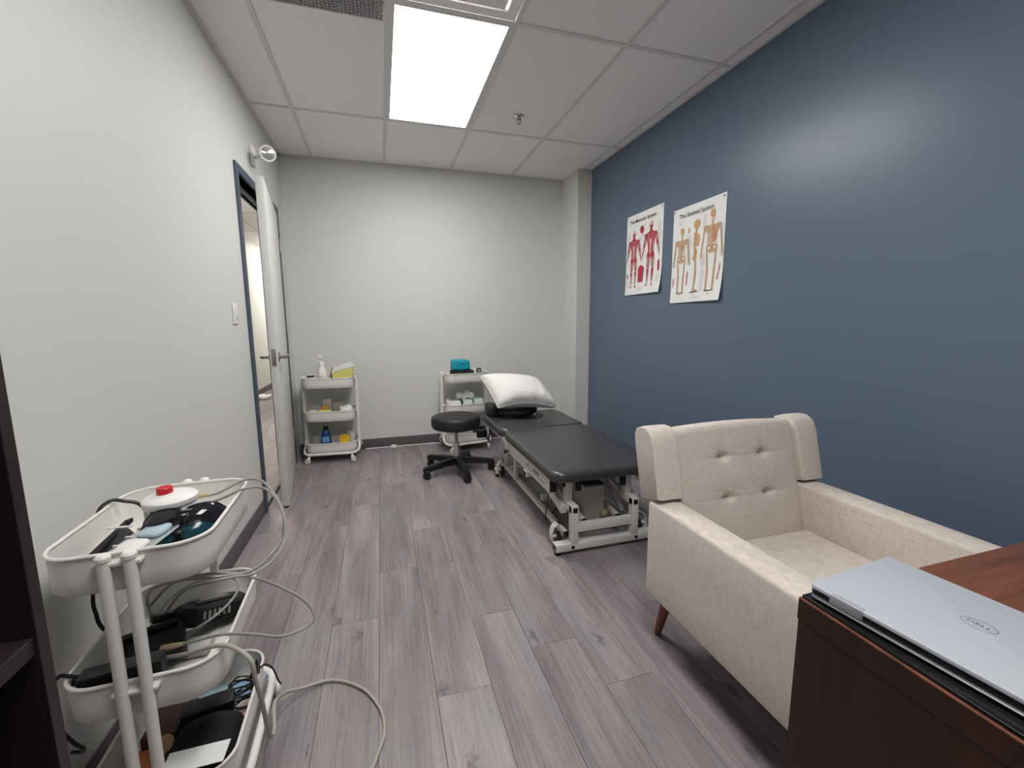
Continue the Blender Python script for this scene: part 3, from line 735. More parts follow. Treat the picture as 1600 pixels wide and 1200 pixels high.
for k in range(5):
    a = math.radians(-155 + 72*k); M = RZ(a, (cx, cy, 0)); b = B()
    v = []
    for (x, w_, z0, z1) in ((0.02, 0.034, 0.074, 0.122), (0.15, 0.029, 0.070, 0.114), (0.29, 0.025, 0.060, 0.098), (0.312, 0.017, 0.058, 0.090)):
        v += [(x,-w_,z0),(x,w_,z0),(x,w_*0.7,z1),(x,-w_*0.7,z1)]
    f = [(0,3,2,1)]
    for i in range(3):
        for j in range(4): f.append((i*4+j, i*4+(j+1)%4, (i+1)*4+(j+1)%4, (i+1)*4+j))
    f.append((12,13,14,15)); b.add(v, f, M)
    lg = finish('base_leg', b, M_black, st)
    c = M @ Vector((0.285, 0, 0))
    ca = finish('castor', B().rbox((c.x, c.y, 0.045), (0.024, 0.028, 0.028), 0.01, 2, 1), M_black, st)
    sw = a + 0.9*k
    for q in (-1, 1):
        Mw = Matrix.Translation((c.x, c.y, 0.026)) @ Matrix.Rotation(sw, 4, 'Z') @ Matrix.Translation((0, q*0.016, 0)) @ Matrix.Rotation(PI/2, 4, 'X')
        finish('wheel', B().lathe([(0,-0.008),(0.022,-0.008),(0.026,-0.005),(0.026,0.005),(0.022,0.008),(0,0.008)], (0,0,0), 18, Mw), M_blackm, ca)

# ---------------------------------------------------------------- trolleys
def make_cart(label, L_=0.42, W_=0.30):
    t = empty('trolley', (0,0,0), label, 'trolley', 'white three-tier trolleys', local=True)
    hx, hy = W_/2, L_/2
    for zt in (0.75, 0.455, 0.17):
        zb = zt - 0.086; th = 0.0016
        out = rrect(-hx, hx, -hy, hy, 0.07, 8)
        b = B(); n = len(out)
        def ring(ins, z): return [(p[0]*(1-ins/hx), p[1]*(1-ins/hy), z) for p in out]
        R_ = [ring(0.0, zt), ring(0.001, zt-0.05), ring(0.002, zb+0.006), ring(0.006, zb), ring(0.007, zb+th), ring(0.0035, zb+0.007), ring(0.0026, zt-0.05), ring(0.0018, zt)]
        v = [p for r_ in R_ for p in r_]; f = []
        for q in range(len(R_)):
            q2 = (q+1) % len(R_)
            if q == 3: continue
            for i in range(n): f.append((q*n+i, q2*n+i, q2*n+(i+1)%n, q*n+(i+1)%n) if True else None)
        f.append(tuple(3*n+i for i in range(n-1,-1,-1))); f.append(tuple(4*n+i for i in range(n)))
        b.add(v, [fc[::-1] for fc in f[:-2]] + f[-2:])
        tr_ = finish('tray', b, M_wmetal, t, smooth=40)
        finish('rim', B().tube([(p[0], p[1], zt) for p in out], 0.0042, 8, closed=True), M_wmetal, tr_)
        for q in (-1, 1):
            br = B(); y = q*(hy+0.012)
            br.box(-0.042, 0.042, min(q*(hy-0.002), q*(hy+0.02)), max(q*(hy-0.002), q*(hy+0.02)), zt-0.022, zt-0.012, 0.003)
            finish('bracket', br, M_wmetal, tr_)
    for s in (-1, 1):
        yp = hy + 0.016
        half = [(s*0.022, -yp, 0.747), (s*0.022, -yp, 0.5), (s*0.022, -yp, 0.28), (s*0.023, -yp, 0.19), (s*0.04, -yp-0.004, 0.13), (s*0.09, -yp-0.004, 0.092), (s*0.145, -yp+0.022, 0.082), (s*0.166, -yp+0.07, 0.08)]
        path = spline(half + [(s*0.168, 0, 0.08)] + [(p[0], -p[1], p[2]) for p in half[::-1]], 6)
        ft = finish('frame_tube', B().tube(path, 0.0115, 12), M_wmetal, t)
        for q in (-1, 1):
            finish('tube_cap', B().lathe([(0,0.744),(0.0135,0.744),(0.0135,0.752),(0.009,0.757),(0,0.758)], (s*0.022, q*yp, 0), 14), M_wmetal, ft)
    for s in (-1, 1):
        for q in (-1, 1):
            x, y = s*0.163, q*(hy-0.03)
            ca = finish('castor', B().tube([(x,y,0.074),(x,y,0.05)], 0.007, 8).box(x-0.012, x+0.012, y-0.012, y+0.012, 0.044, 0.06, 0.004), M_wplastic, t)
            Mw = Matrix.Translation((x+0.006*s, y+0.012*q, 0.0255)) @ Matrix.Rotation(0.6+s*0.4+q, 4, 'Z') @ Matrix.Rotation(PI/2, 4, 'X')
            finish('wheel', B().lathe([(0,-0.007),(0.011,-0.007),(0.013,-0.009),(0.022,-0.009),(0.0255,-0.005),(0.0255,0.005),(0.022,0.009),(0.013,0.009),(0.011,0.007),(0,0.007)], (0,0,0), 20, Mw), M_frost, ca)
    return t
cart1 = make_cart('white three-tier trolley in the foreground piled with goggles and cables')
cart2 = copytree(cart1); cart2['label'] = 'white three-tier trolley by the door holding a pump bottle and yellow bin'
cart3 = copytree(cart1); cart3['label'] = 'white three-tier trolley behind the stool holding a teal bag'
cart1.location = (-0.549, 1.252, 0); cart1.rotation_euler.z = math.radians(2)
cart2.location = (-0.462, 4.175, 0); cart2.rotation_euler.z = math.radians(90-5)
cart3.location = (0.752, 4.132, 0); cart3.rotation_euler.z = math.radians(90+9)

# ---------------------------------------------------------------- armchair
ax0, ax1, ay0, ay1 = 0.92, 1.70, 0.565, 1.315
ch = empty('armchair', (1.31, 0.95, 0), 'oatmeal linen armchair with button-tufted back and tapered wooden legs', 'armchair')
for x0, x1 in ((ax0, ax0+0.105), (ax1-0.105, ax1)):
    s_ = 1 if x0 < 1.2 else -1
    hx_, hy_, hz_ = (x1-x0)/2, (ay1-ay0)/2, 0.18
    arm = finish('arm', B().rbox(((x0+x1)/2, (ay0+ay1)/2, 0.385), (hx_, hy_, hz_), 0.012, 3, (2, 6, 3),
              lambda q: Vector((q.x*(1+0.02*math.cos(q.y*3)), q.y, q.z + (0.006*(1-(q.x/hx_)**2) if q.z > 0.1 else 0)))), M_fabric, ch, smooth=50)
    wl_ = B()
    for xx in (x0+0.010, x1-0.010): wl_.tube([(xx, ay0+0.012, 0.5635), (xx, ay1-0.015, 0.5635)], 0.003, 6)
    finish('seam', wl_, M_fabric, arm)
finish('front_rail', B().box(ax0+0.1, ax1-0.1, ay0+0.02, ay0+0.06, 0.21, 0.33, 0.01), M_fabric, ch)
finish('rear_panel', B().box(ax0+0.1, ax1-0.1, ay1-0.02, ay1+0.002, 0.21, 0.42, 0.005), M_fabric, ch)
finish('under_frame', B().box(ax0+0.03, ax1-0.03, ay0+0.03, ay1-0.03, 0.20, 0.235), M_blackm, ch, smooth=0)
tx, ty = 1.40, 0.99
def seat_d(q):
    z = q.z
    if z > 0:
        X, Y = q.x + 1.31, q.y + 0.9
        z += 0.018*(1-(q.x/0.285)**2)*(1-(q.y/0.33)**2)
        for bx in (1.21, 1.41): z -= 0.018*math.exp(-(((X-bx)/0.03)**2+((Y-1.0)/0.03)**2))
    return Vector((q.x, q.y, z))
finish('seat_cushion', B().rbox((1.31, 0.90, 0.325), (0.285, 0.325, 0.075), 0.025, 3, (24, 26, 2), seat_d), M_fabric, ch, smooth=60)
# reclined back: a local frame with z up along the back and y rearward
rec = math.atan2(0.10, 0.45)
Mb = Matrix.Translation((1.31, 1.268, 0.34)) @ Matrix.Rotation(-rec, 4, 'X')
tuf = [(-0.075, 0.362), (0.118, 0.362), (-0.072, 0.208), (0.122, 0.208)]
def back_d(q):
    y = q.y; Z = q.z + 0.24
    if y < 0:
        y -= 0.016*max(0, 1-(q.x/0.30)**2)*max(0, 1-((Z-0.22)/0.32)**2)
        for (bx, bz) in tuf:
            dx, dz = q.x-bx, Z-bz
            y += 0.017*math.exp(-((dx/0.022)**2+(dz/0.016)**2))
            y += 0.006*math.exp(-((dx/0.075)**2+(dz/0.045)**2))
            y += 0.007*math.exp(-(dz/0.006)**2)*math.exp(-(dx/0.03)**2)
            y += 0.0010*math.exp(-(dz/0.006)**2)*math.exp(-(dx/0.2)**2)
            y += 0.002*math.exp(-(dx/0.012)**2)*math.exp(-((dz-0.05)/0.06)**2)
    z = q.z + (0.012*(1-(q.x/0.3)**2) if q.z > 0.18 else 0)
    return Vector((q.x, y, z))
bk = finish('backrest', B().rbox((0, 0, 0.24), (0.295, 0.045, 0.245), 0.03, 4, (90, 2, 100), back_d, Mb), M_fabric, ch, smooth=70)
for s_ in (-1, 1):
    prof = [(-0.068, 0.235), (-0.066, 0.43), (-0.058, 0.47), (-0.035, 0.495), (0.0, 0.503), (0.035, 0.497), (0.048, 0.478), (0.05, 0.44), (0.045, 0.225)]
    # side profile extruded across, with rounded ends
    b = B(); n = len(prof); v = []; f = []
    cyy = sum(p[0] for p in prof)/n; czz = sum(p[1] for p in prof)/n
    xs = [(0.284, 0.94), (0.287, 0.985), (0.295, 1.0), (0.375, 1.0), (0.387, 0.985), (0.391, 0.94)]
    for (x, k) in xs:
        for p in prof: v.append((s_*x, cyy+(p[0]-cyy)*k, czz+(p[1]-czz)*k))
    for i in range(len(xs)-1):
        for j in range(n):
            q = (i*n+j, i*n+(j+1)%n, (i+1)*n+(j+1)%n, (i+1)*n+j); f.append(q if s_ < 0 else q[::-1])
    a = tuple(range(n)); z_ = tuple((len(xs)-1)*n+j for j in range(n))
    f.append(a[::-1] if s_ < 0 else a); f.append(z_ if s_ < 0 else z_[::-1])
    b.add(v, f, Mb); finish('wing', b, M_fabric, ch, smooth=45)
for x, y, dx, dy in ((1.0, 1.27, -0.012, 0.05), (1.62, 1.27, 0.012, 0.05), (1.0, 0.62, -0.012, -0.03), (1.62, 0.62, 0.012, -0.03)):
    finish('leg', B().tube([(x+dx, y+dy, 0.0), (x+dx*0.97, y+dy*0.97, 0.006), (x+dx*0.3, y+dy*0.3, 0.15), (x, y, 0.215)], [0.011, 0.013, 0.021, 0.024], 16), M_leg, ch)

# ---------------------------------------------------------------- desk and laptop
dk = empty('desk', (1.32, 0.14, 0), 'dark brown wooden desk carrying the silver laptop', 'desk')
DX0, DX1, DYN, DYF, DZ = 0.678, 1.96, -0.24, 0.522, 0.74
dt = finish('desk_top', B().box(DX0, DX1, DYN, DYF, DZ-0.004, DZ, 0.0012), M_desk, dk)
eb = B()
for a in ((DX0+0.0003, DX0+0.03, DYN+0.0005, DYF-0.0005), (DX1-0.03, DX1-0.0003, DYN+0.0005, DYF-0.0005), (DX0+0.03, DX1-0.03, DYF-0.03, DYF-0.0005), (DX0+0.03, DX1-0.03, DYN+0.0005, DYN+0.03)):
    eb.box(*a, DZ-0.04, DZ-0.004)
finish('edge_band', eb, M_desk_shade, dk, smooth=0)  # edge split from the top so it takes the veneer with painted shade
finish('side_panel', B().box(DX0+0.0015, DX0+0.03, DYN+0.002, DYF-0.002, 0, DZ-0.0405), M_desk_shade, dk, smooth=0)
finish('side_panel', B().box(DX1-0.03, DX1-0.0015, DYN+0.002, DYF-0.002, 0, DZ-0.0405), M_desk_shade, dk, smooth=0)
finish('modesty_panel', B().box(DX0+0.03, DX1-0.03, DYF-0.04, DYF-0.02, 0.12, DZ-0.0405), M_desk_shade, dk, smooth=0)
single('slim_notebook', B().box(0.682, 0.90, 0.165, 0.519, DZ, DZ+0.006, 0.0015), mat('glossy_black', (20, 20, 22), 0.22, var=0.05), 'slim black slab lying under the silver laptop along the desk edge', 'notebook')
lt = empty('laptop', (0.688, 0.513, DZ+0.0062), 'closed silver laptop lying on the corner of the desk', 'laptop', local=True)
lt.rotation_euler.z = math.radians(5.3)
# local frame: x away from the hinge side, y negative towards the viewer
LW, LD = 0.345, 0.226
finish('base', B().slab(rrect(0.003, LD, -LW, 0, 0.008, 5), [(0.006, 0.003), (0.001, 0.0065), (0, 0.008), (0, 0.0125), (0.001, 0.0135)]), M_aludark, lt)
finish('bottom_cover', B().slab(rrect(-0.004, LD-0.002, -LW+0.004, -0.004, 0.008, 5), [(0.005, 0.0022), (0.0, 0.0045), (0.0, 0.0062), (0.002, 0.0072)]), mat('laptop_bottom', (150, 150, 154), 0.3, 0.8), lt)
for (x, y) in ((0.02, -0.03), (0.02, -LW+0.03), (LD-0.03, -0.03), (LD-0.03, -LW+0.03)):
    finish('rubber_foot', B().box(x-0.006, x+0.006, y-0.012, y+0.012, 0.0, 0.003, 0.001), M_black, lt)
vn = B()
for y0, y1 in ((-0.086, -0.115), (-0.121, -0.165), (-0.172, -0.225), (-0.23, -0.262)):
    vn.box(0.0015, 0.005, y1, y0, 0.0085, 0.0118, 0.001)
finish('vent_slots', vn, M_black, lt)
lid = finish('lid', B().slab(rrect(0.0, LD, -LW, 0.0, 0.010, 6), [(0.0015, 0.0165), (0.0, 0.018), (0.0, 0.0222), (0.0008, 0.0235), (0.002, 0.024)]), M_alu, lt)
finish('hinge', B().box(-0.0012, 0.010, -0.082, -0.034, 0.008, 0.0242, 0.001), mat('hinge_grey', (176, 178, 186), 0.35, 0.3), lt)
finish('hinge', B().box(-0.0012, 0.010, -0.31, -0.264, 0.008, 0.0242, 0.001), MATS['hinge_grey'], lt)
cxl, cyl = 0.1247, -0.166
ring = B(); nn = 48; R1, R2 = 0.0205, 0.0195
ax_, ay_ = 0.0135, 0.0205
v = []; f = []
for i in range(nn):
    a = 2*PI*i/nn
    v.append((cxl+ax_*math.cos(a), cyl+ay_*math.sin(a), 0.02415)); v.append((cxl+(ax_-0.0009)*math.cos(a), cyl+(ay_-0.0009)*math.sin(a), 0.02415))
for i in range(nn): j = (i+1) % nn; f.append((2*i, 2*j, 2*j+1, 2*i+1))
ring.add(v, f)
tm = text_builder('DELL', 0.0125, Matrix.Translation((cxl, cyl, 0.02415)) @ Matrix.Rotation(-PI/2, 4, 'Z'), bold=0.0)
ring.add([tuple(p) for p in tm.v], tm.f)
finish('logo', ring, M_logo, lid, smooth=0)

# ---------------------------------------------------------------- bookcase
bc = empty('bookcase', (-0.61, 0.27, 0), 'dark espresso wooden bookcase at the left edge of the picture', 'bookcase')
bx0, bx1, by0, by1, bh = XL+0.004, -0.45, -0.15, 0.692, 1.5
finish('side_panel', B().box(bx0, bx1, by1-0.019, by1, 0, bh, 0.001), M_book, bc, smooth=0)
finish('side_panel', B().box(bx0, bx1, by0, by0+0.019, 0, bh, 0.001), M_book, bc, smooth=0)
finish('top', B().box(bx0, bx1, by0+0.019, by1-0.019, bh-0.022, bh, 0.001), M_book, bc, smooth=0)
finish('back_panel', B().box(bx0, bx0+0.006, by0+0.019, by1-0.019, 0.02, bh-0.022), M_book, bc, smooth=0)
for z in (0.06, 0.43, 0.79, 1.14):
    finish('shelf', B().box(bx0+0.006, bx1-0.004, by0+0.019, by1-0.019, z, z+0.024, 0.001), M_book, bc, smooth=0)

# ---------------------------------------------------------------- posters
def capsule2(b, p, q, r0, r1, M, z=0.0, n=5):
    p, q = Vector(p), Vector(q); d = (q-p); a0 = math.atan2(d.y, d.x); out = []
    for i in range(n+1):
        a = a0 + PI/2 + PI*i/n; out.append((p.x+r0*math.cos(a), p.y+r0*math.sin(a), z))
    for i in range(n+1):
        a = a0 - PI/2 + PI*i/n; out.append((q.x+r1*math.cos(a), q.y+r1*math.sin(a), z))
    b.poly(out, M)
def ell(b, c, rx, ry, M, z=0.0, n=16, hole=0.0):
    if hole <= 0: b.poly([(c[0]+rx*math.cos(2*PI*i/n), c[1]+ry*math.sin(2*PI*i/n), z) for i in range(n)], M)
    else:
        v = []; f = []
        for i in range(n):
            ca, sa = math.cos(2*PI*i/n), math.sin(2*PI*i/n)
            v += [(c[0]+rx*ca, c[1]+ry*sa, z), (c[0]+(rx-hole)*ca, c[1]+(ry-hole)*sa, z)]
        for i in range(n): j = (i+1) % n; f.append((2*i, 2*j, 2*j+1, 2*i+1))
        b.add(v, f, M)
PWD, PHT = 0.49, 0.635
def bulge(u, v):        # distance of the paper off the wall: pinned at the top, lower edge lifting
    t_ = max(0.0, 0.35 - v/PHT)
    return 0.003 + 0.16*t_*t_*(0.25 + 0.9*u/PWD)
def poster(y_left, z_bot, title, label, draw):
    # local (u right along -y, v up), print lies just proud of the paper
    t = empty('anatomy_poster', (XR, y_left-PWD/2, z_bot), label, 'poster', 'anatomy posters on the blue wall')
    def W(u, v, h): return Vector((XR - bulge(u, v) - h, y_left - u, z_bot + v))
    n, m = 14, 24; b = B(); v = []; f = []
    for s, h in ((0, 0.0), (1, -0.0006)):
        for i in range(n+1):
            for j in range(m+1): v.append(W(PWD*i/n, PHT*j/m, h))
    k = (n+1)*(m+1)
    for i in range(n):
        for j in range(m):
            a = i*(m+1)+j; f.append((a, a+m+1, a+m+2, a+1)); f.append((k+a, k+a+1, k+a+m+2, k+a+m+1))
    for i in range(n):
        a, c = i*(m+1), (i+1)*(m+1); f.append((a, k+a, k+c, c)); f.append((a+m, c+m, k+c+m, k+a+m))
    for j in range(m):
        a = j; f.append((a, a+1, k+a+1, k+a)); a = n*(m+1)+j; f.append((a, k+a, k+a+1, a+1))
    b.add(v, f); finish('paper', b, M_paper, t, smooth=40)
    layers = {}
    def layer(key):
        if key not in layers: layers[key] = B()
        return layers[key]
    draw(layer)
    tb_ = text_builder(title, 0.038, Matrix.Translation((PWD*0.47, PHT-0.056, 0)), bold=0.0003, shear=0.0, spacing=1.06)
    layers['title'] = tb_
    I = Matrix.Identity(4)
    mats = {'title': M_ink, 'ink': M_ink, 'grey': M_grayink, 'red': M_red, 'redl': M_redl, 'bone': M_bone, 'bonel': M_bonel, 'rose': M_rose, 'strip': M_redl}
    order = ['grey', 'bonel', 'redl', 'rose', 'bone', 'red', 'strip', 'ink', 'title']
    names = {'title': 'title_lettering', 'ink': 'black_print', 'grey': 'caption_print', 'red': 'figure_print', 'redl': 'pale_figure_print', 'bone': 'figure_print', 'bonel': 'pale_figure_print', 'rose': 'rose_print', 'strip': 'tendon_print'}
    for key, lb in layers.items():
        h = 0.0004 + 0.0006*order.index(key); q = B()
        for fi, fc in enumerate(lb.f):          # every printed shape gets its own hair-thin layer
            hh = h + (0.0 if key == 'title' else (fi % 60)*0.9e-5)
            q.add([W(lb.v[i].x, lb.v[i].y, hh) for i in fc], [tuple(range(len(fc)))])
        o_ = finish(names[key], q, mats[key], t, smooth=0)
        if key != 'title': o_['kind'] = 'stuff'
    pins = B()
    for u in (0.016, PWD-0.02): pins.add([W(u-0.005, PHT-0.022, 0.002), W(u+0.005, PHT-0.022, 0.002), W(u+0.005, PHT-0.012, 0.002), W(u-0.005, PHT-0.012, 0.002)], [(0,1,2,3)])
    finish('corner_pin', pins, M_ink, t, smooth=0)
    return t
def captions(g, cols):
    for (u, v0, v1, w_) in cols:
        v = v1; r_ = random.Random(int(u*1000+v0*77))
        while v > v0:
            g.add([(u, v, 0), (u+w_*r_.uniform(0.5, 1), v, 0), (u+w_*0.98, v+0.0022, 0), (u, v+0.0022, 0)], [(0,1,2,3)]); v -= 0.0075
def muscle_man(L_, cu, base, H_, back=False):
    I = Matrix.Identity(4); r = L_('red'); p = L_('strip'); k = H_; rn = random.Random(int(cu*1000))
    def X(x, y): return (cu + x*k, base + y*k)
    def limb(a, c, r0, r1, n=3):
        capsule2(r, X(*a), X(*c), r0*k, r1*k, I)
        for i in range(n):              # tendon streaks along the limb
            o = (i-(n-1)/2)/n*1.5; t0, t1 = rn.uniform(0.05, 0.35), rn.uniform(0.65, 1.0)
            d = Vector((c[0]-a[0], c[1]-a[1])); q = Vector((-d.y, d.x)).normalized()
            s0 = Vector(a)+d*t0+q*(r0*o); s1 = Vector(a)+d*t1+q*(r1*o)
            capsule2(p, X(*s0), X(*s1), 0.0045*k, 0.003*k, I, n=3)
    ell(r, X(0, 0.92), 0.04*k, 0.055*k, I); ell(p, X(0.008, 0.955), 0.036*k, 0.034*k, I)
    capsule2(r, X(0, 0.87), X(0, 0.83), 0.026*k, 0.04*k, I)
    r.poly([(*X(-0.125,0.80),0), (*X(-0.10,0.70),0), (*X(-0.068,0.57),0), (*X(-0.085,0.48),0), (*X(0.085,0.48),0), (*X(0.068,0.57),0), (*X(0.10,0.70),0), (*X(0.125,0.80),0), (*X(0.045,0.84),0), (*X(-0.045,0.84),0)], I)
    capsule2(p, X(0, 0.70), X(0, 0.51), 0.026*k, 0.018*k, I); capsule2(r, X(0.004, 0.68), X(0.004, 0.55), 0.006*k, 0.006*k, I)
    for s in (-1, 1):
        limb((s*0.13,0.785), (s*0.168,0.66), 0.036, 0.024); limb((s*0.172,0.645), (s*0.215,0.50), 0.025, 0.012)
        capsule2(p, X(s*0.218,0.485), X(s*0.232,0.435), 0.013*k, 0.009*k, I)
        limb((s*0.052,0.475), (s*0.062,0.30), 0.046, 0.028, 4); limb((s*0.064,0.265), (s*0.062,0.085), 0.030, 0.013)
        ell(p, X(s*0.063,0.282), 0.017*k, 0.02*k, I)
        capsule2(p, X(s*0.062,0.075), X(s*0.066,0.025), 0.011*k, 0.013*k, I); ell(r, X(s*0.076,0.014), 0.026*k, 0.012*k, I)
        for i in range(5): capsule2(p, X(s*0.02, 0.80-i*0.026), X(s*(0.09-i*0.006), 0.785-i*0.03), 0.0035*k, 0.003*k, I, n=3)
        capsule2(p, X(s*0.075, 0.66), X(s*0.06, 0.53), 0.007*k, 0.005*k, I)
def draw_muscles(L_):
    muscle_man(L_, 0.115, 0.055, 0.46); muscle_man(L_, 0.345, 0.055, 0.49, True)
    I = Matrix.Identity(4); r = L_('red')
    ell(r, (0.222, 0.50), 0.026, 0.030, I); ell(L_('redl'), (0.235, 0.455), 0.01, 0.012, I)
    for s in (-1, 0, 1): capsule2(r, (0.222+s*0.022, 0.20), (0.222+s*0.024, 0.10), 0.017, 0.009, I)
    ell(r, (0.222, 0.19), 0.042, 0.035, I); capsule2(L_('redl'), (0.222, 0.21), (0.222, 0.12), 0.005, 0.005, I)
    ell(r, (0.452, 0.20), 0.012, 0.045, I); ell(r, (0.03, 0.15), 0.008, 0.02, I); ell(L_('ink'), (0.03, 0.16), 0.005, 0.01, I)
    captions(L_('grey'), [(0.02, 0.30, 0.5, 0.035), (0.17, 0.30, 0.44, 0.05), (0.25, 0.52, 0.545, 0.03), (0.43, 0.30, 0.52, 0.04), (0.19, 0.025, 0.05, 0.07), (0.43, 0.07, 0.13, 0.04), (0.02, 0.06, 0.12, 0.03)])
def skeleton(L_, cu, base, H_, side=False):
    I = Matrix.Identity(4); b = L_('bone'); p = L_('bonel'); k = H_
    def X(x, y): return (cu + x*k, base + y*k)
    def bone(p0, p1, r0=0.007, r1=0.006, lay=None): capsule2(lay or b, X(*p0), X(*p1), r0*k, r1*k, I)
    if side:
        ell(b, X(0.0, 0.935), 0.062*k, 0.06*k, I); ell(p, X(-0.03, 0.89), 0.022*k, 0.03*k, I)
        bone((0.0, 0.87), (-0.02, 0.80), 0.016, 0.018); bone((-0.02, 0.80), (-0.04, 0.66), 0.03, 0.02); bone((-0.04, 0.66), (-0.02, 0.55), 0.02, 0.022)
        ell(p, X(0.02, 0.72), 0.05*k, 0.09*k, I)
        for i in range(8): capsule2(b, X(-0.02, 0.79-i*0.02), X(0.065-0.003*abs(i-3), 0.775-i*0.02), 0.004*k, 0.004*k, I)
        bone((-0.01, 0.56), (-0.03, 0.47), 0.03, 0.034); bone((-0.03, 0.78), (-0.035, 0.52), 0.012, 0.01)
        bone((-0.01, 0.47), (0.0, 0.28), 0.013, 0.014); bone((0.0, 0.27), (-0.01, 0.06), 0.017, 0.011); bone((-0.02, 0.035), (0.07, 0.018), 0.018, 0.01)
    else:
        ell(b, X(0, 0.95), 0.044*k, 0.05*k, I); ell(p, X(0.008, 0.9), 0.026*k, 0.034*k, I)
        bone((0, 0.87), (0, 0.56), 0.012, 0.015)
        for s in (-1, 1):
            bone((0, 0.80), (s*0.13, 0.81), 0.008, 0.01); ell(b, X(s*0.085, 0.77), 0.034*k, 0.045*k, I)
            bone((s*0.14, 0.80), (s*0.155, 0.65), 0.011, 0.009); bone((s*0.155, 0.64), (s*0.175, 0.50), 0.008, 0.006); bone((s*0.165, 0.64), (s*0.187, 0.50), 0.005, 0.005)
            bone((s*0.182, 0.49), (s*0.19, 0.42), 0.013, 0.006)
            for i in range(8):
                wv = 0.075+0.012*math.sin(i/7*PI); bone((0, 0.785-i*0.024), (s*wv, 0.765-i*0.026), 0.005, 0.005)
            ell(b, X(s*0.05, 0.535), 0.05*k, 0.042*k, I, hole=0.022*k); ell(b, X(s*0.025, 0.49), 0.024*k, 0.024*k, I, hole=0.011*k)
            bone((s*0.08, 0.50), (s*0.062, 0.28), 0.011, 0.012); ell(b, X(s*0.06, 0.27), 0.017*k, 0.016*k, I)
            bone((s*0.058, 0.255), (s*0.055, 0.05), 0.013, 0.008); bone((s*0.07, 0.25), (s*0.066, 0.05), 0.005, 0.005)
            bone((s*0.058, 0.035), (s*0.07, 0.014), 0.013, 0.012)
        ell(p, X(0, 0.72), 0.03*k, 0.08*k, I)
    gk = L_('ink'); gk.add([(cu-0.085*k, base, 0), (cu+0.10*k, base+0.002, 0), (cu+0.06*k, base+0.006, 0), (cu-0.05*k, base+0.006, 0)], [(0,1,2,3)])
    gk.add([(cu-0.003, base-0.018, 0), (cu+0.003, base-0.018, 0), (cu+0.003, base-0.009, 0), (cu-0.003, base-0.009, 0)], [(0,1,2,3)])
def draw_bones(L_):
    skeleton(L_, 0.10, 0.062, 0.44); skeleton(L_, 0.245, 0.062, 0.47, True); skeleton(L_, 0.385, 0.062, 0.50)
    I = Matrix.Identity(4)
    ell(L_('rose'), (0.405, 0.415), 0.022, 0.05, I); ell(L_('rose'), (0.108, 0.375), 0.014, 0.022, I)
    gk = L_('ink')
    for (u, v, h_) in ((0.165, 0.46, 0.025), (0.022, 0.12, 0.05), (0.165, 0.12, 0.045), (0.165, 0.17, 0.03), (0.45, 0.13, 0.04), (0.46, 0.18, 0.04)):
        g = L_('rose'); capsule2(g, (u, v), (u+0.004, v+h_), 0.006, 0.005, I)
    captions(L_('grey'), [(0.02, 0.24, 0.42, 0.03), (0.15, 0.25, 0.44, 0.05), (0.29, 0.07, 0.20, 0.045), (0.295, 0.22, 0.30, 0.045), (0.46, 0.26, 0.46, 0.026), (0.30, 0.46, 0.54, 0.03), (0.22, 0.022, 0.03, 0.12), (0.055, 0.52, 0.54, 0.05)])
poster(3.317, 1.444, 'The Muscular System', 'muscle chart with two red figures on the blue wall', draw_muscles)
poster(2.707, 1.352, 'The Skeletal System', 'skeleton chart with three tan skeletons on the blue wall', draw_bones)

# ---------------------------------------------------------------- things on the foreground trolley
def cable(name, pts, r, m, label, ends=None, cat='cable'):
    pts = spline(pts, 8)
    t = empty(name, tuple(pts[0]), label, cat, 'cables of the foreground trolley')
    finish('cable_sheath', B().tube(pts, r, 8), m, t)
    if ends:
        for which, ln, rr in ends:
            p = pts[:4] if which == 0 else pts[-4:]
            d = (p[1]-p[0]).normalized() if which == 0 else (p[-2]-p[-1]).normalized()
            a = p[0] if which == 0 else p[-1]
            finish('connector', B().tube([a - d*0.004, a + d*ln*0.5, a + d*ln], [rr, rr*0.95, r*1.15], 10), M_tan, t)
    return t
Tz = 0.6665   # inside floor of the top tray
# wipes tub
cx, cy = -0.548, 1.292
t = empty('wipes_tub', (cx, cy, Tz), 'round white wipes tub with a red cap on the foreground trolley', 'tub')
finish('body', B().lathe([(0,0),(0.054,0),(0.056,0.004),(0.056,0.098),(0,0.098)], (cx,cy,Tz), 40), M_wplastic, t)
lid_ = finish('lid', B().lathe([(0,0.094),(0.059,0.094),(0.06,0.097),(0.06,0.106),(0.056,0.111),(0.03,0.119),(0.018,0.121),(0,0.121)], (cx,cy,Tz), 40), M_wplastic, t)
finish('red_cap', B().lathe([(0,0.118),(0.0175,0.118),(0.0175,0.134),(0.015,0.137),(0.008,0.137),(0.006,0.134),(0,0.134)], (cx-0.008,cy-0.006,Tz), 24), M_capred, lid_)
def wrap_label(a0, a1, z0, z1, m, name, rad=0.0564):
    v = []; f = []; n = 10
    for i in range(n+1):
        a = a0+(a1-a0)*i/n
        v += [(cx+rad*math.cos(a), cy+rad*math.sin(a), Tz+z0), (cx+rad*math.cos(a), cy+rad*math.sin(a), Tz+z1)]
    for i in range(n): f.append((2*i, 2*i+2, 2*i+3, 2*i+1))
    return finish(name, B().add(v, f), m, t, smooth=0)
wrap_label(-2.05, -1.25, 0.068, 0.090, M_bluelab, 'blue_label')
wrap_label(-2.6, -2.1, 0.036, 0.062, M_yellab, 'yellow_label')
wrap_label(-2.75, -2.1, 0.062, 0.086, M_grayink, 'small_print')
wrap_label(-2.0, -1.6, 0.03, 0.05, M_grayink, 'small_print')

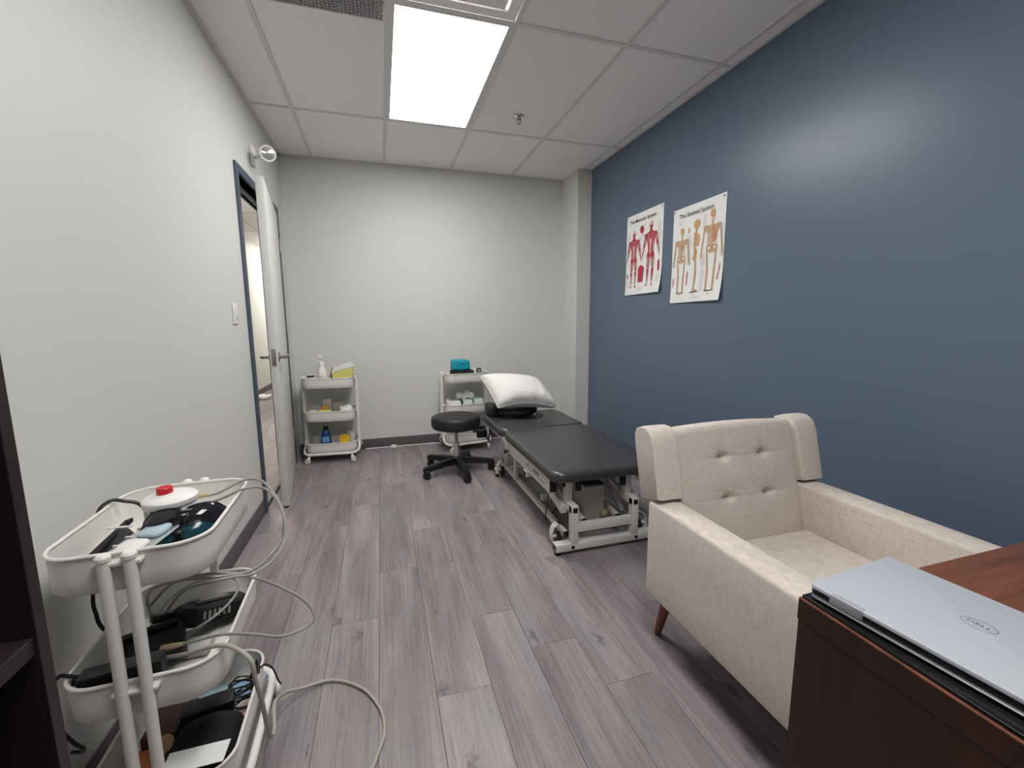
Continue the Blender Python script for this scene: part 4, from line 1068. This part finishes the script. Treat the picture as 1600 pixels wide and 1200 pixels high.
# dark safety goggles leaning on the tub
def goggles(name, c, rz, tilt, label, lens, frame, w_=0.15, side=None, body=None):
    t = empty(name, c, label, 'goggles', local=True)
    t.rotation_euler = (tilt, 0, rz)
    # local: x across the face, y towards the ears, z up
    for s in (-1, 1):
        n, m = 10, 8; v = []; f = []
        def P(i, j, off):
            a = (i/n)*1.15 - 0.06; rr = 0.105 + off
            h = (0.021 + 0.006*math.sin(PI*min(1, i/n*1.1))) * (1 - max(0, (i/n-0.7))*1.3)
            top = 0.004 + h; bot = -0.016 - 0.016*math.sin(PI*min(1.0, 0.1+i/n)) if True else 0
            z = bot + (top-bot)*j/m
            return (s*(0.012 + 0.75*rr*math.sin(a)), 0.105*0.55 - 0.55*rr*math.cos(a) - 0.01*(1-((j/m)*2-1)**2), z)
        for off in (0.0, 0.0022):
            for i in range(n+1):
                for j in range(m+1): v.append(P(i, j, off))
        k = (n+1)*(m+1)
        for i in range(n):
            for j in range(m):
                a = i*(m+1)+j; q = (a, a+1, a+m+2, a+m+1)
                f.append(q if s > 0 else q[::-1]); q2 = tuple(k+x for x in q[::-1]); f.append(q2 if s > 0 else q2[::-1])
        ln = finish('lens', B().add(v, f), lens, t, smooth=60)
        edge = [P(i, m, 0.001) for i in range(n+1)] + [P(n, j, 0.001) for j in range(m-1, -1, -1)] + [P(i, 0, 0.001) for i in range(n-1, -1, -1)] + [P(0, j, 0.001) for j in range(1, m)]
        finish('rim', B().tube(edge, 0.003, 6, closed=True), frame, t)
        e = Vector(P(n, m//2, 0.0))
        finish('temple', B().tube(spline([e, e+Vector((s*0.002, 0.012, 0.0)), e+Vector((-s*0.03, 0.020+0.004*s, -0.003)), e+Vector((-s*0.10, 0.020+0.006*s, -0.010))], 5), [0.0055]*8+[0.0042]*8, 8), frame, t)
        if side: finish('side_shield', B().rbox(e+Vector((s*0.003, 0.022, -0.006)), (0.002, 0.009, 0.012), 0.0018, 2, 1), side, t)
    finish('bridge', B().tube(spline([(-0.014, -0.004, 0.016), (0, -0.012, 0.013), (0.014, -0.004, 0.016)], 5), 0.004, 8), frame, t)
    finish('nose_pad', B().rbox((0, 0.004, -0.004), (0.007, 0.006, 0.012), 0.004, 2, 1), frame, t)
    return t
goggles('safety_goggles', (-0.487, 1.205, 0.744), math.radians(14), math.radians(-34), 'dark wraparound safety goggles leaning on the white wipes tub', M_lens, M_black, side=M_teal)
goggles('safety_goggles', (-0.493, 1.178, 0.706), math.radians(14), math.radians(-16), 'black goggles with teal lenses lying under the darker pair', M_tealdark, M_black)
# black handset pieces at the bottom of the top tray
single('black_handset', B().rbox((-0.472, 1.112, 0.684), (0.042, 0.026, 0.016), 0.008, 2, 1, None, None), M_black, 'black handset in the near corner of the top tray', 'device')
single('black_strap', B().rbox((-0.505, 1.10, 0.676), (0.03, 0.035, 0.009), 0.006, 2, 3), M_blackm, 'short black strap beside the pale blue eye shield', 'strap')
single('grey_clip', B().box(-0.475, -0.438, 1.098, 1.106, 0.700, 0.707, 0.002), M_frost, 'pale grey clip on the black handset', 'clip')
# pale blue eye shield in clear plastic
t = empty("eye_shield", (-0.552, 1.165, 0.69), 'pale blue eye shield in clear plastic lying across the top tray', 'eye shield', local=True)
t.rotation_euler = (math.radians(14), math.radians(-6), math.radians(-28)); t.location.z = 0.724
for k, (x, y) in enumerate(((0.004, 0.022), (0.0, -0.034))):
    finish('pad', B().slab(rrect(x-0.034, x+0.034, y-0.024, y+0.024, 0.016, 5), [(0.004, -0.003), (0, 0.001), (0.001, 0.006), (0.006, 0.009)]), M_lightblue if k == 0 else M_wplastic, t)
finish('clear_tray', B().slab(rrect(-0.062, 0.046, -0.064, 0.052, 0.012, 4), [(0, -0.006), (0.002, -0.0035)]), mat('clear_sheet', (222, 226, 230), 0.12, alpha=0.45), t)
for y in (-0.03, 0.0, 0.03): finish('ridge', B().box(-0.060, -0.036, y-0.002, y+0.002, -0.004, 0.003, 0.001), M_frost, t)
single('white_stick', B().tube([(-0.655, 1.225, 0.733), (-0.60, 1.215, 0.735)], 0.0028, 8), M_wplastic, 'thin white stick on top of the charcoal foam pad', 'stick')
# charcoal foam wedge
b = B(); b.add([(-0.655,1.082,0.680),(-0.555,1.072,0.680),(-0.548,1.18,0.690),(-0.645,1.27,0.722),(-0.682,1.24,0.69),
                (-0.655,1.082,0.668),(-0.555,1.072,0.668),(-0.548,1.18,0.668),(-0.645,1.27,0.668),(-0.682,1.24,0.668)],
               [(0,1,2,3,4),(9,8,7,6,5),(0,5,6,1),(1,6,7,2),(2,7,8,3),(3,8,9,4),(4,9,5,0)])
single('foam_pad', b, M_char, 'folded charcoal grey foam pad in the left end of the top tray', 'pad', smooth=0)
b = B(); b.add([(-0.677,1.11,0.683),(-0.660,1.11,0.683),(-0.638,1.30,0.725),(-0.655,1.30,0.72),(-0.677,1.11,0.668),(-0.660,1.11,0.668),(-0.638,1.30,0.715),(-0.655,1.30,0.71)],
               [(0,1,2,3),(7,6,5,4),(0,4,5,1),(1,5,6,2),(2,6,7,3),(3,7,4,0)])
single('black_strip', b, M_blackm, 'narrow black strip along the charcoal foam pad', 'strip', smooth=0)

cable('probe_cable', [(-0.525,1.352,0.745),(-0.464,1.352,0.748),(-0.405,1.386,0.768),(-0.365,1.40,0.758),(-0.326,1.37,0.726),(-0.295,1.33,0.679),(-0.294,1.28,0.625),(-0.314,1.22,0.604),(-0.35,1.18,0.592),(-0.4,1.16,0.60),(-0.45,1.15,0.61),(-0.511,1.17,0.60),(-0.582,1.22,0.56),(-0.632,1.3,0.48),(-0.64,1.34,0.40)], 0.0036, M_cable,
      'grey cable arching from the wipes tub over the trolley rim, outer of the pair', [(0, 0.05, 0.0068)])
cable('probe_cable', [(-0.520,1.322,0.72),(-0.441,1.315,0.745),(-0.383,1.32,0.765),(-0.345,1.35,0.750),(-0.307,1.32,0.722),(-0.282,1.28,0.672),(-0.280,1.24,0.627),(-0.300,1.19,0.605),(-0.334,1.15,0.60),(-0.369,1.13,0.61),(-0.413,1.12,0.612),(-0.508,1.2,0.553),(-0.60,1.3,0.435),(-0.61,1.33,0.39)], 0.0033, M_cable,
      'grey cable arching over the trolley rim, inner of the pair')
cable('coiled_cable', [(-0.593,1.24,0.41),(-0.514,1.239,0.42),(-0.456,1.272,0.44),(-0.432,1.33,0.455),(-0.444,1.367,0.475),(-0.495,1.385,0.48),(-0.562,1.389,0.47),(-0.616,1.365,0.44),(-0.64,1.3,0.40)], 0.0036, M_cable,
      'grey cable curling inside the middle tray of the foreground trolley')
cable('looped_cable', [(-0.549,1.171,0.43),(-0.481,1.153,0.445),(-0.405,1.129,0.466),(-0.349,1.15,0.437),(-0.288,1.17,0.402),(-0.235,1.2,0.394),(-0.215,1.22,0.409),(-0.242,1.24,0.45),(-0.297,1.25,0.493),(-0.35,1.25,0.528),(-0.402,1.25,0.553),(-0.468,1.25,0.565),(-0.55,1.26,0.55),(-0.63,1.3,0.47)], 0.0037, M_cable,
      'grey cable looping out sideways from the middle tray', [(0, 0.05, 0.0075)])
cable('floor_cable', [(-0.567,1.174,0.402),(-0.488,1.132,0.43),(-0.421,1.097,0.461),(-0.374,1.074,0.468),(-0.326,1.04,0.45),(-0.318,1.04,0.39),(-0.315,1.06,0.311),(-0.321,1.1,0.203),(-0.323,1.13,0.153),(-0.334,1.2,0.108),(-0.355,1.3,0.098),(-0.348,1.39,0.05),(-0.305,1.432,0.018),(-0.214,1.451,0.006),(-0.118,1.388,0.006),(-0.06,1.293,0.006),(-0.045,1.208,0.006),(-0.065,1.133,0.006),(-0.105,1.05,0.006),(-0.2,0.95,0.006)], 0.0052, M_cable2,
      'thick beige cable dropping from the middle tray and looping on the floor')
cable('hanging_cable', [(-0.605,1.32,0.705),(-0.645,1.352,0.74),(-0.674,1.346,0.755),(-0.699,1.341,0.762),(-0.712,1.311,0.75),(-0.72,1.303,0.698),(-0.72,1.257,0.551),(-0.72,1.258,0.498),(-0.712,1.255,0.465),(-0.68,1.25,0.42)], 0.0045, M_black,
      'black cord hanging over the wall side of the foreground trolley')
cable('adapter_cable', [(-0.668,1.088,0.452),(-0.684,1.084,0.464),(-0.70,1.082,0.468),(-0.716,1.08,0.44),(-0.72,1.085,0.36),(-0.70,1.09,0.30),(-0.69,1.10,0.27),(-0.71,1.13,0.235),(-0.74,1.145,0.227)], 0.004, M_black,
      'black cord leaving the power adapter at the left of the middle tray')
Mz = 0.3715   # floor of the middle tray
t = empty('power_adapter', (-0.60, 1.11, Mz), 'long black power adapter brick at the near side of the middle tray', 'adapter', local=True)
t.rotation_euler.z = math.radians(7); t.location = (-0.592, 1.092, Mz)
finish('housing', B().rbox((0,0,0.045), (0.075, 0.02, 0.045), 0.004, 2, 1), M_black, t)
finish('plug', B().rbox((-0.078,0.004,0.078), (0.010, 0.008, 0.008), 0.003, 2, 1), M_blackm, t)
finish('edge_highlight', B().box(-0.073, 0.073, -0.019, 0.019, 0.0885, 0.0912, 0.001), mat('dark_grey_plastic', (52, 52, 55), 0.4), t)
b = B(); Mr = Matrix.Translation((-0.585, 1.20, 0.418)) @ Matrix.Rotation(math.radians(22), 4, 'Z') @ Matrix.Rotation(math.radians(24), 4, 'X')
for a in ((-0.068, 0.068, -0.055, -0.04), (-0.068, 0.068, 0.04, 0.055), (-0.068, -0.053, -0.04, 0.04), (0.053, 0.068, -0.04, 0.04)): b.box(*a, -0.012, 0.012, 0.002, Mr)
t = empty('black_tray_frame', (-0.61, 1.215, Mz), 'black open frame-like tray behind the adapter in the middle tray', 'tray')
finish('frame', b, M_black, t); finish('tray_floor', B().box(-0.062, 0.062, -0.042, 0.042, -0.012, -0.006, 0.0, Mr), M_char, t, smooth=0)
# black probe with a window
t = empty('laser_probe', (-0.50, 1.31, 0.40), 'bulky black probe head with a slotted window in the middle tray', 'probe', local=True)
t.location = (-0.492, 1.318, 0.428); t.rotation_euler = (math.radians(-10), math.radians(14), math.radians(38))
finish('housing', B().slab([(-0.08,-0.025),(-0.055,-0.05),(0.05,-0.045),(0.085,-0.02),(0.085,0.03),(0.05,0.05),(-0.05,0.045),(-0.085,0.02)], [(0.004,-0.028),(0,-0.022),(0,0.012),(0.006,0.02)]), M_blackm, t, smooth=30)
finish('window_frame', B().box(-0.045, 0.05, -0.022, 0.024, 0.019, 0.026, 0.003), M_black, t)
finish('window', B().box(-0.032, 0.036, -0.010, 0.012, 0.0255, 0.0272), mat('window_grey', (120, 118, 116), 0.4), t, smooth=0)
for i in range(6): finish('grip_rib', B().box(-0.04+i*0.012, -0.034+i*0.012, -0.050, -0.042, -0.012, 0.008, 0.001), mat('rib_grey', (150, 150, 150), 0.4), t, smooth=0)
finish('tab', B().rbox((-0.10, 0.03, 0.0), (0.03, 0.014, 0.010), 0.003, 2, 1), M_black, t)
single('grey_pad', B().rbox((-0.497, 1.215, 0.388), (0.035, 0.03, 0.014), 0.012, 2, 3), mat('soft_grey', (170, 170, 172), 0.6), 'soft grey pad below the cables in the middle tray', 'pad')
t = empty('comb_brush', (-0.475, 1.105, Mz), 'white comb-like brush at the near rim of the middle tray', 'brush', local=True)
t.location = (-0.47, 1.105, 0.40); t.rotation_euler = (math.radians(-25), 0, math.radians(20))
finish('back', B().rbox((0,0,0), (0.055, 0.018, 0.006), 0.004, 2, 1), M_beige, t)
br = B()
for i in range(24): br.box(-0.05+i*0.0042, -0.0485+i*0.0042, -0.018, -0.0165, 0.005, 0.022)
o = finish('bristles', br, M_wplastic, t, smooth=0); o['kind'] = 'stuff'
single('white_sheet', B().box(-0.66, -0.47, 1.24, 1.42, Mz, Mz+0.004, 0.001), M_paper, 'white sheet lining the far part of the middle tray', 'paper')
# bottom tray
Bz = 0.0865
single('black_bag', B().rbox((-0.485, 1.165, Bz+0.045), (0.075, 0.085, 0.042), 0.03, 3, 8, lambda q: q + Vector((0,0,0.006*math.sin(45*q.x+20*q.y)+0.005*math.sin(60*q.y)))), mat('black_cloth', (17, 16, 18), 0.9), 'slumped black cloth bag in the bottom tray', 'bag')
t = empty('charger_brick', (-0.54, 1.29, Bz), 'black charger brick on papers in the bottom tray', 'charger', local=True); t.location = (-0.515, 1.285, Bz+0.004); t.rotation_euler = (0, 0, math.radians(12))
finish('housing', B().rbox((0,0,0.055), (0.062, 0.028, 0.02), 0.006, 2, 1), M_black, t)
finish('stand', B().box(-0.05, 0.05, -0.02, 0.02, 0.0, 0.04), M_blackm, t, smooth=0)
pts = []
for i in range(70):
    a = i*0.62; pts.append((-0.445+0.034*math.cos(a)+0.006*math.sin(i*1.7), 1.325+0.042*math.sin(a)*math.cos(i*0.11), Bz+0.05+0.028*math.sin(a*0.5+i*0.05)))
single('cord_bundle', B().tube(spline(pts, 3), 0.0026, 6), M_black, 'tangled bundle of thin black cord in the bottom tray', 'cord')
single('black_clip_lead', B().tube(spline([(-0.43,1.35,0.15),(-0.412,1.365,0.19),(-0.405,1.36,0.205),(-0.40,1.335,0.18)], 6), 0.005, 8), M_black, 'black strap end standing against the far rim of the bottom tray', 'strap')
single('cord_tie', B().tube(spline([(-0.42,1.34,0.165),(-0.395,1.37,0.178),(-0.375,1.385,0.15),(-0.362,1.385,0.104),(-0.352,1.375,0.098)], 6), 0.0028, 6), M_black, 'thin black cord lying over the rim towards the castor', 'cord')
single('blue_leaflet', B().box(-0.49, -0.41, 1.36, 1.44, Bz+0.002, Bz+0.006), M_bluepaper, 'pale blue leaflet at the far end of the bottom tray', 'leaflet', smooth=0)
single('blue_leaflet', B().box(-0.62, -0.50, 1.36, 1.43, Bz+0.002, Bz+0.006), mat('cyan_paper', (186, 222, 232), 0.6), 'whitish cyan leaflet beside the charger brick', 'leaflet', smooth=0)
single('peach_leaflet', B().box(-0.445, -0.410, 1.24, 1.335, Bz+0.008, Bz+0.012), M_peach, 'peach coloured leaflet under the cord bundle', 'leaflet', smooth=0)
single('white_envelope', B().box(-0.54, -0.41, 1.062, 1.12, Bz+0.096, Bz+0.098, 0.0, Matrix.Identity(4)), M_paper, 'white envelope on the near end of the black bag', 'envelope', smooth=0)
single('maroon_box', B().box(-0.655, -0.575, 1.23, 1.38, Bz, Bz+0.055, 0.003), M_maroon, 'dull maroon box on the wall side of the bottom tray', 'box')
single('wooden_disc', B().lathe([(0,0),(0.02,0),(0.021,0.003),(0.02,0.006),(0,0.006)], (0,0,0), 20, Matrix.Translation((-0.588, 1.205, Bz+0.05)) @ Matrix.Rotation(0.8, 4, 'X')), M_lightwood, 'small round light wood disc in the bottom tray', 'disc')
single('orange_card', B().box(-0.66, -0.60, 1.16, 1.225, Bz+0.012, Bz+0.03, 0.002), mat('orange_card', (226, 132, 78), 0.5), 'small orange pack on the wall side of the bottom tray', 'pack')
single('blue_booklet', B().box(-0.66, -0.58, 1.09, 1.155, Bz+0.004, Bz+0.016, 0.001), mat('blue_booklet', (62, 104, 150), 0.5), 'small blue booklet near the orange pack', 'booklet')

# ---------------------------------------------------------------- trolley by the door
def on2(lx, ly, z):      # cart2 frame: lx along its length (to the right), ly to the back
    p = RZ(math.radians(-5), (-0.462, 4.175, 0)) @ Vector((lx, ly, z)); return p
T2 = 0.666
p = on2(-0.055, -0.03, T2)
t = empty('pump_bottle', p, 'white pump bottle on the trolley by the door', 'bottle')
finish('body', B().lathe([(0,0),(0.04,0),(0.042,0.006),(0.042,0.12),(0.036,0.15),(0.024,0.172),(0.022,0.19),(0,0.19)], p, 24), M_wplastic, t)
finish('label', B().lathe([(0.0424,0.03),(0.0424,0.105)], p, 24), mat('bottle_label', (220, 220, 222), 0.5), t)
pm = finish('pump_collar', B().lathe([(0,0.188),(0.025,0.188),(0.025,0.215),(0.012,0.222),(0.008,0.225),(0.008,0.25),(0,0.25)], p, 18), M_wplastic, t)
finish('pump_head', B().rbox(p + Vector((-0.008,-0.004,0.268)), (0.022, 0.012, 0.018), 0.008, 2, 1), M_wplastic, pm)
p = on2(-0.145, -0.06, T2)
t = empty('glass_jar', p, 'small clear glass jar with dark lid ring beside the pump bottle', 'jar')
finish('body', B().lathe([(0,0),(0.028,0),(0.03,0.005),(0.03,0.085),(0.026,0.09),(0,0.09)], p, 20), M_frost, t)
finish('lid', B().lathe([(0,0.09),(0.03,0.09),(0.03,0.112),(0,0.114)], p, 20), M_frost, t)
finish('lid_ring', B().lathe([(0.0306,0.094),(0.0312,0.102),(0.0306,0.108)], p, 20), M_aludark, t)
p = on2(0.028, 0.04, T2)
t = empty('amber_bottle', p, 'small amber bottle between the pump bottle and the yellow bin', 'bottle')
finish('body', B().lathe([(0,0),(0.026,0),(0.028,0.004),(0.028,0.12),(0.012,0.145),(0.012,0.165),(0,0.165)], p, 20), M_brown, t)
finish('cap', B().lathe([(0,0.16),(0.016,0.16),(0.016,0.18),(0,0.181)], p, 16), M_beige, t)
p = on2(0.115, 0.0, T2)
t = empty('sharps_bin', p, 'translucent yellow bin with a frosted tilted lid on the trolley by the door', 'bin', local=True); t.rotation_euler.z = math.radians(-4)
b = B(); b.add([(-0.07,-0.05,0),(0.075,-0.05,0),(0.075,0.05,0),(-0.07,0.05,0),(-0.085,-0.06,0.125),(0.09,-0.06,0.175),(0.09,0.06,0.175),(-0.085,0.06,0.125)],
               [(3,2,1,0),(4,5,6,7),(0,1,5,4),(1,2,6,5),(2,3,7,6),(3,0,4,7)])
finish('body', b, M_yelbin, t, smooth=0)
b = B(); b.add([(-0.088,-0.063,0.125),(0.092,-0.063,0.176),(0.092,0.063,0.176),(-0.088,0.063,0.125),(-0.07,-0.05,0.165),(0.06,-0.05,0.218),(0.06,0.05,0.218),(-0.07,0.05,0.165)],
               [(3,2,1,0),(4,5,6,7),(0,1,5,4),(1,2,6,5),(2,3,7,6),(3,0,4,7)])
finish('lid', b, M_frost, t, smooth=0)
T3 = 0.3705
def smallbox(name, lx, ly, z, sx_, sy_, sz_, m, label, cat, rz=0.0, on=on2, grp=None):
    q = on(lx, ly, z); M = Matrix.Translation(q) @ Matrix.Rotation(rz, 4, 'Z')
    return single(name, B().box(-sx_/2, sx_/2, -sy_/2, sy_/2, 0, sz_, 0.0025, M), m, label, cat, grp)
smallbox('card_box', -0.045, 0.05, T3, 0.075, 0.05, 0.17, M_beige, 'taller beige card box in the middle tier of the trolley by the door', 'box', 0.1)
smallbox('card_box', 0.05, 0.06, T3, 0.085, 0.05, 0.135, mat('greige_card', (186, 180, 170), 0.6), 'lower greyish card box in the middle tier of the trolley by the door', 'box', -0.1)
smallbox('orange_pack', -0.055, -0.01, T3, 0.04, 0.03, 0.12, M_orange, 'small orange pack in front of the beige card box', 'pack', 0.2)
smallbox('flat_pack', -0.04, -0.075, T3, 0.10, 0.06, 0.09, M_yelbin, 'flat pale yellow pack at the front of the middle tier', 'pack', -0.05)
smallbox('flat_pack', -0.145, -0.05, T3, 0.07, 0.06, 0.088, mat('blush_card', (228, 214, 200), 0.6), 'flat cream pack at the left of the middle tier', 'pack', 0.05)
q = on2(0.13, -0.02, T3)
single('paper_packet', B().rbox(q+Vector((0,0,0.055)), (0.055, 0.05, 0.055), 0.02, 2, 5, lambda v: v+Vector((0.004*math.sin(90*v.y),0,0.010*math.sin(70*v.x+50*v.y)))), M_paper, 'crumpled white paper packet at the right of the middle tier', 'packet')
T4 = 0.0855
p = on2(-0.06, -0.01, T4)
t = empty('blue_bottle', p, 'squat blue bottle with a pale label in the bottom tier by the door', 'bottle')
finish('body', B().lathe([(0,0),(0.042,0),(0.044,0.005),(0.044,0.12),(0.034,0.165),(0.02,0.185),(0,0.185)], p, 24), M_bottle, t)
finish('cap', B().lathe([(0,0.18),(0.022,0.18),(0.022,0.212),(0,0.214)], p, 18), M_black, t)
v = []; f = []
for i in range(9):
    a = -2.3 + 1.5*i/8; v += [p+Vector((0.0446*math.cos(a), 0.0446*math.sin(a), 0.075)), p+Vector((0.0446*math.cos(a), 0.0446*math.sin(a), 0.125))]
for i in range(8): f.append((2*i, 2*i+2, 2*i+3, 2*i+1))
finish('label', B().add(v, f), M_paleblue, t, smooth=0)
p = on2(0.10, -0.02, T4)
single('yellow_roll', B().lathe([(0,-0.022),(0.045,-0.022),(0.046,-0.018),(0.046,0.018),(0.045,0.022),(0,0.022)], (0,0,0), 28, Matrix.Translation(p+Vector((0,0,0.09))) @ Matrix.Rotation(PI/2-0.25, 4, 'X')).box(p.x-0.02, p.x+0.02, p.y-0.02, p.y+0.02, T4, T4+0.05), M_yellow,
       'bright yellow round roll in the bottom tier by the door', 'roll')
p = on2(0.145, 0.07, T4)
single('paper_roll', B().lathe([(0,0),(0.04,0),(0.041,0.004),(0.041,0.13),(0.038,0.134),(0.012,0.134),(0.012,0.12),(0,0.12)], p, 24), M_frost, 'pale paper roll behind the yellow roll', 'roll')
smallbox('grey_sachet', -0.15, 0.02, T4, 0.07, 0.02, 0.12, mat('sage_sachet', (176, 178, 160), 0.6), 'greenish grey sachet leaning left of the blue bottle', 'sachet', 0.3)

# ---------------------------------------------------------------- trolley behind the stool
def on3(lx, ly, z): return RZ(math.radians(9), (0.752, 4.132, 0)) @ Vector((lx, ly, z))
smallbox('black_case', -0.02, -0.01, T2, 0.20, 0.15, 0.105, M_blackm, 'flat black case under the teal bag', 'case', math.radians(6), on3)
q = on3(-0.035, -0.005, T2+0.1055)
t = empty('teal_bag', q, 'bright teal zip bag on top of the trolley behind the stool', 'bag')
finish('body', B().rbox(q+Vector((0,0,0.052)), (0.088, 0.062, 0.052), 0.022, 3, 6, lambda v: Vector((v.x*(1-0.9*v.z*0.9), v.y, v.z*(1-0.9*max(0,v.x)) + 0.004*math.sin(60*v.x+30*v.y)))), M_tealbag, t, smooth=60)
finish('zip', B().tube(spline([q+Vector((-0.082,-0.055,0.062)), q+Vector((0,-0.0645,0.066)), q+Vector((0.082,-0.055,0.058))], 6), 0.002, 6), M_teal, t)
smallbox('white_carton', 0.10, -0.02, T2, 0.035, 0.05, 0.12, M_wplastic, 'small white carton beside the teal bag', 'carton', 0.1, on3)
t3 = empty('black_timer', on3(0.145, -0.03, T2), 'small black square timer at the right end of the top tier', 'timer')
q = on3(0.145, -0.03, T2); finish('housing', B().box(-0.023, 0.023, -0.02, 0.02, 0, 0.118, 0.003, Matrix.Translation(q)), M_black, t3)
finish('face', B().box(-0.012, 0.012, -0.0215, -0.0195, 0.085, 0.108, 0.0, Matrix.Translation(q)), mat('timer_face', (176, 180, 184), 0.4), t3, smooth=0)
for i, (lx, ly, w_) in enumerate(((-0.11, -0.05, 0.10), (0.01, -0.045, 0.09), (0.12, -0.04, 0.085))):
    smallbox('needle_box', lx, ly, T3, w_, 0.10, 0.112 + 0.004*i, M_mint if i else M_paper,
             ['white carton at the left of the middle tier behind the stool', 'pale mint carton in the centre of the middle tier behind the stool', 'pale mint carton at the right of the middle tier behind the stool'][i], 'carton', 0.05*i, on3)
single('dark_gap_box', B().box(-0.012, 0.012, -0.04, 0.04, 0, 0.12, 0.002, Matrix.Translation(on3(-0.049, -0.04, T3))), M_aludark, 'dark slim block filling the gap between two cartons behind the stool', 'packet')  # dark box fills the gap between the cartons
q = on3(0.01, 0.0, T3+0.118)
single('glove_bundle', B().rbox(q+Vector((0,0,0.032)), (0.085, 0.045, 0.03), 0.018, 3, 8, lambda v: v+Vector((0,0,0.016*math.sin(48*v.x)*math.cos(30*v.y)+0.008*math.sin(95*v.x)))), mat('white_gloves', (222, 226, 222), 0.7), 'loose crumpled white packets heaped on the cartons behind the stool', 'packets')
q = on3(-0.155, 0.0, T3)
single('clear_pouch', B().rbox(q+Vector((0,0,0.06)), (0.028, 0.06, 0.06), 0.02, 2, 4, lambda v: v+Vector((0,0,0.006*math.sin(70*v.x+50*v.y)))), M_frost, 'greyish clear pouch at the far left of the middle tier behind the stool', 'pouch')
smallbox('black_adapter', 0.13, -0.05, T4, 0.10, 0.07, 0.12, M_black, 'black adapter in the bottom tier behind the stool', 'adapter', 0.5, on3)
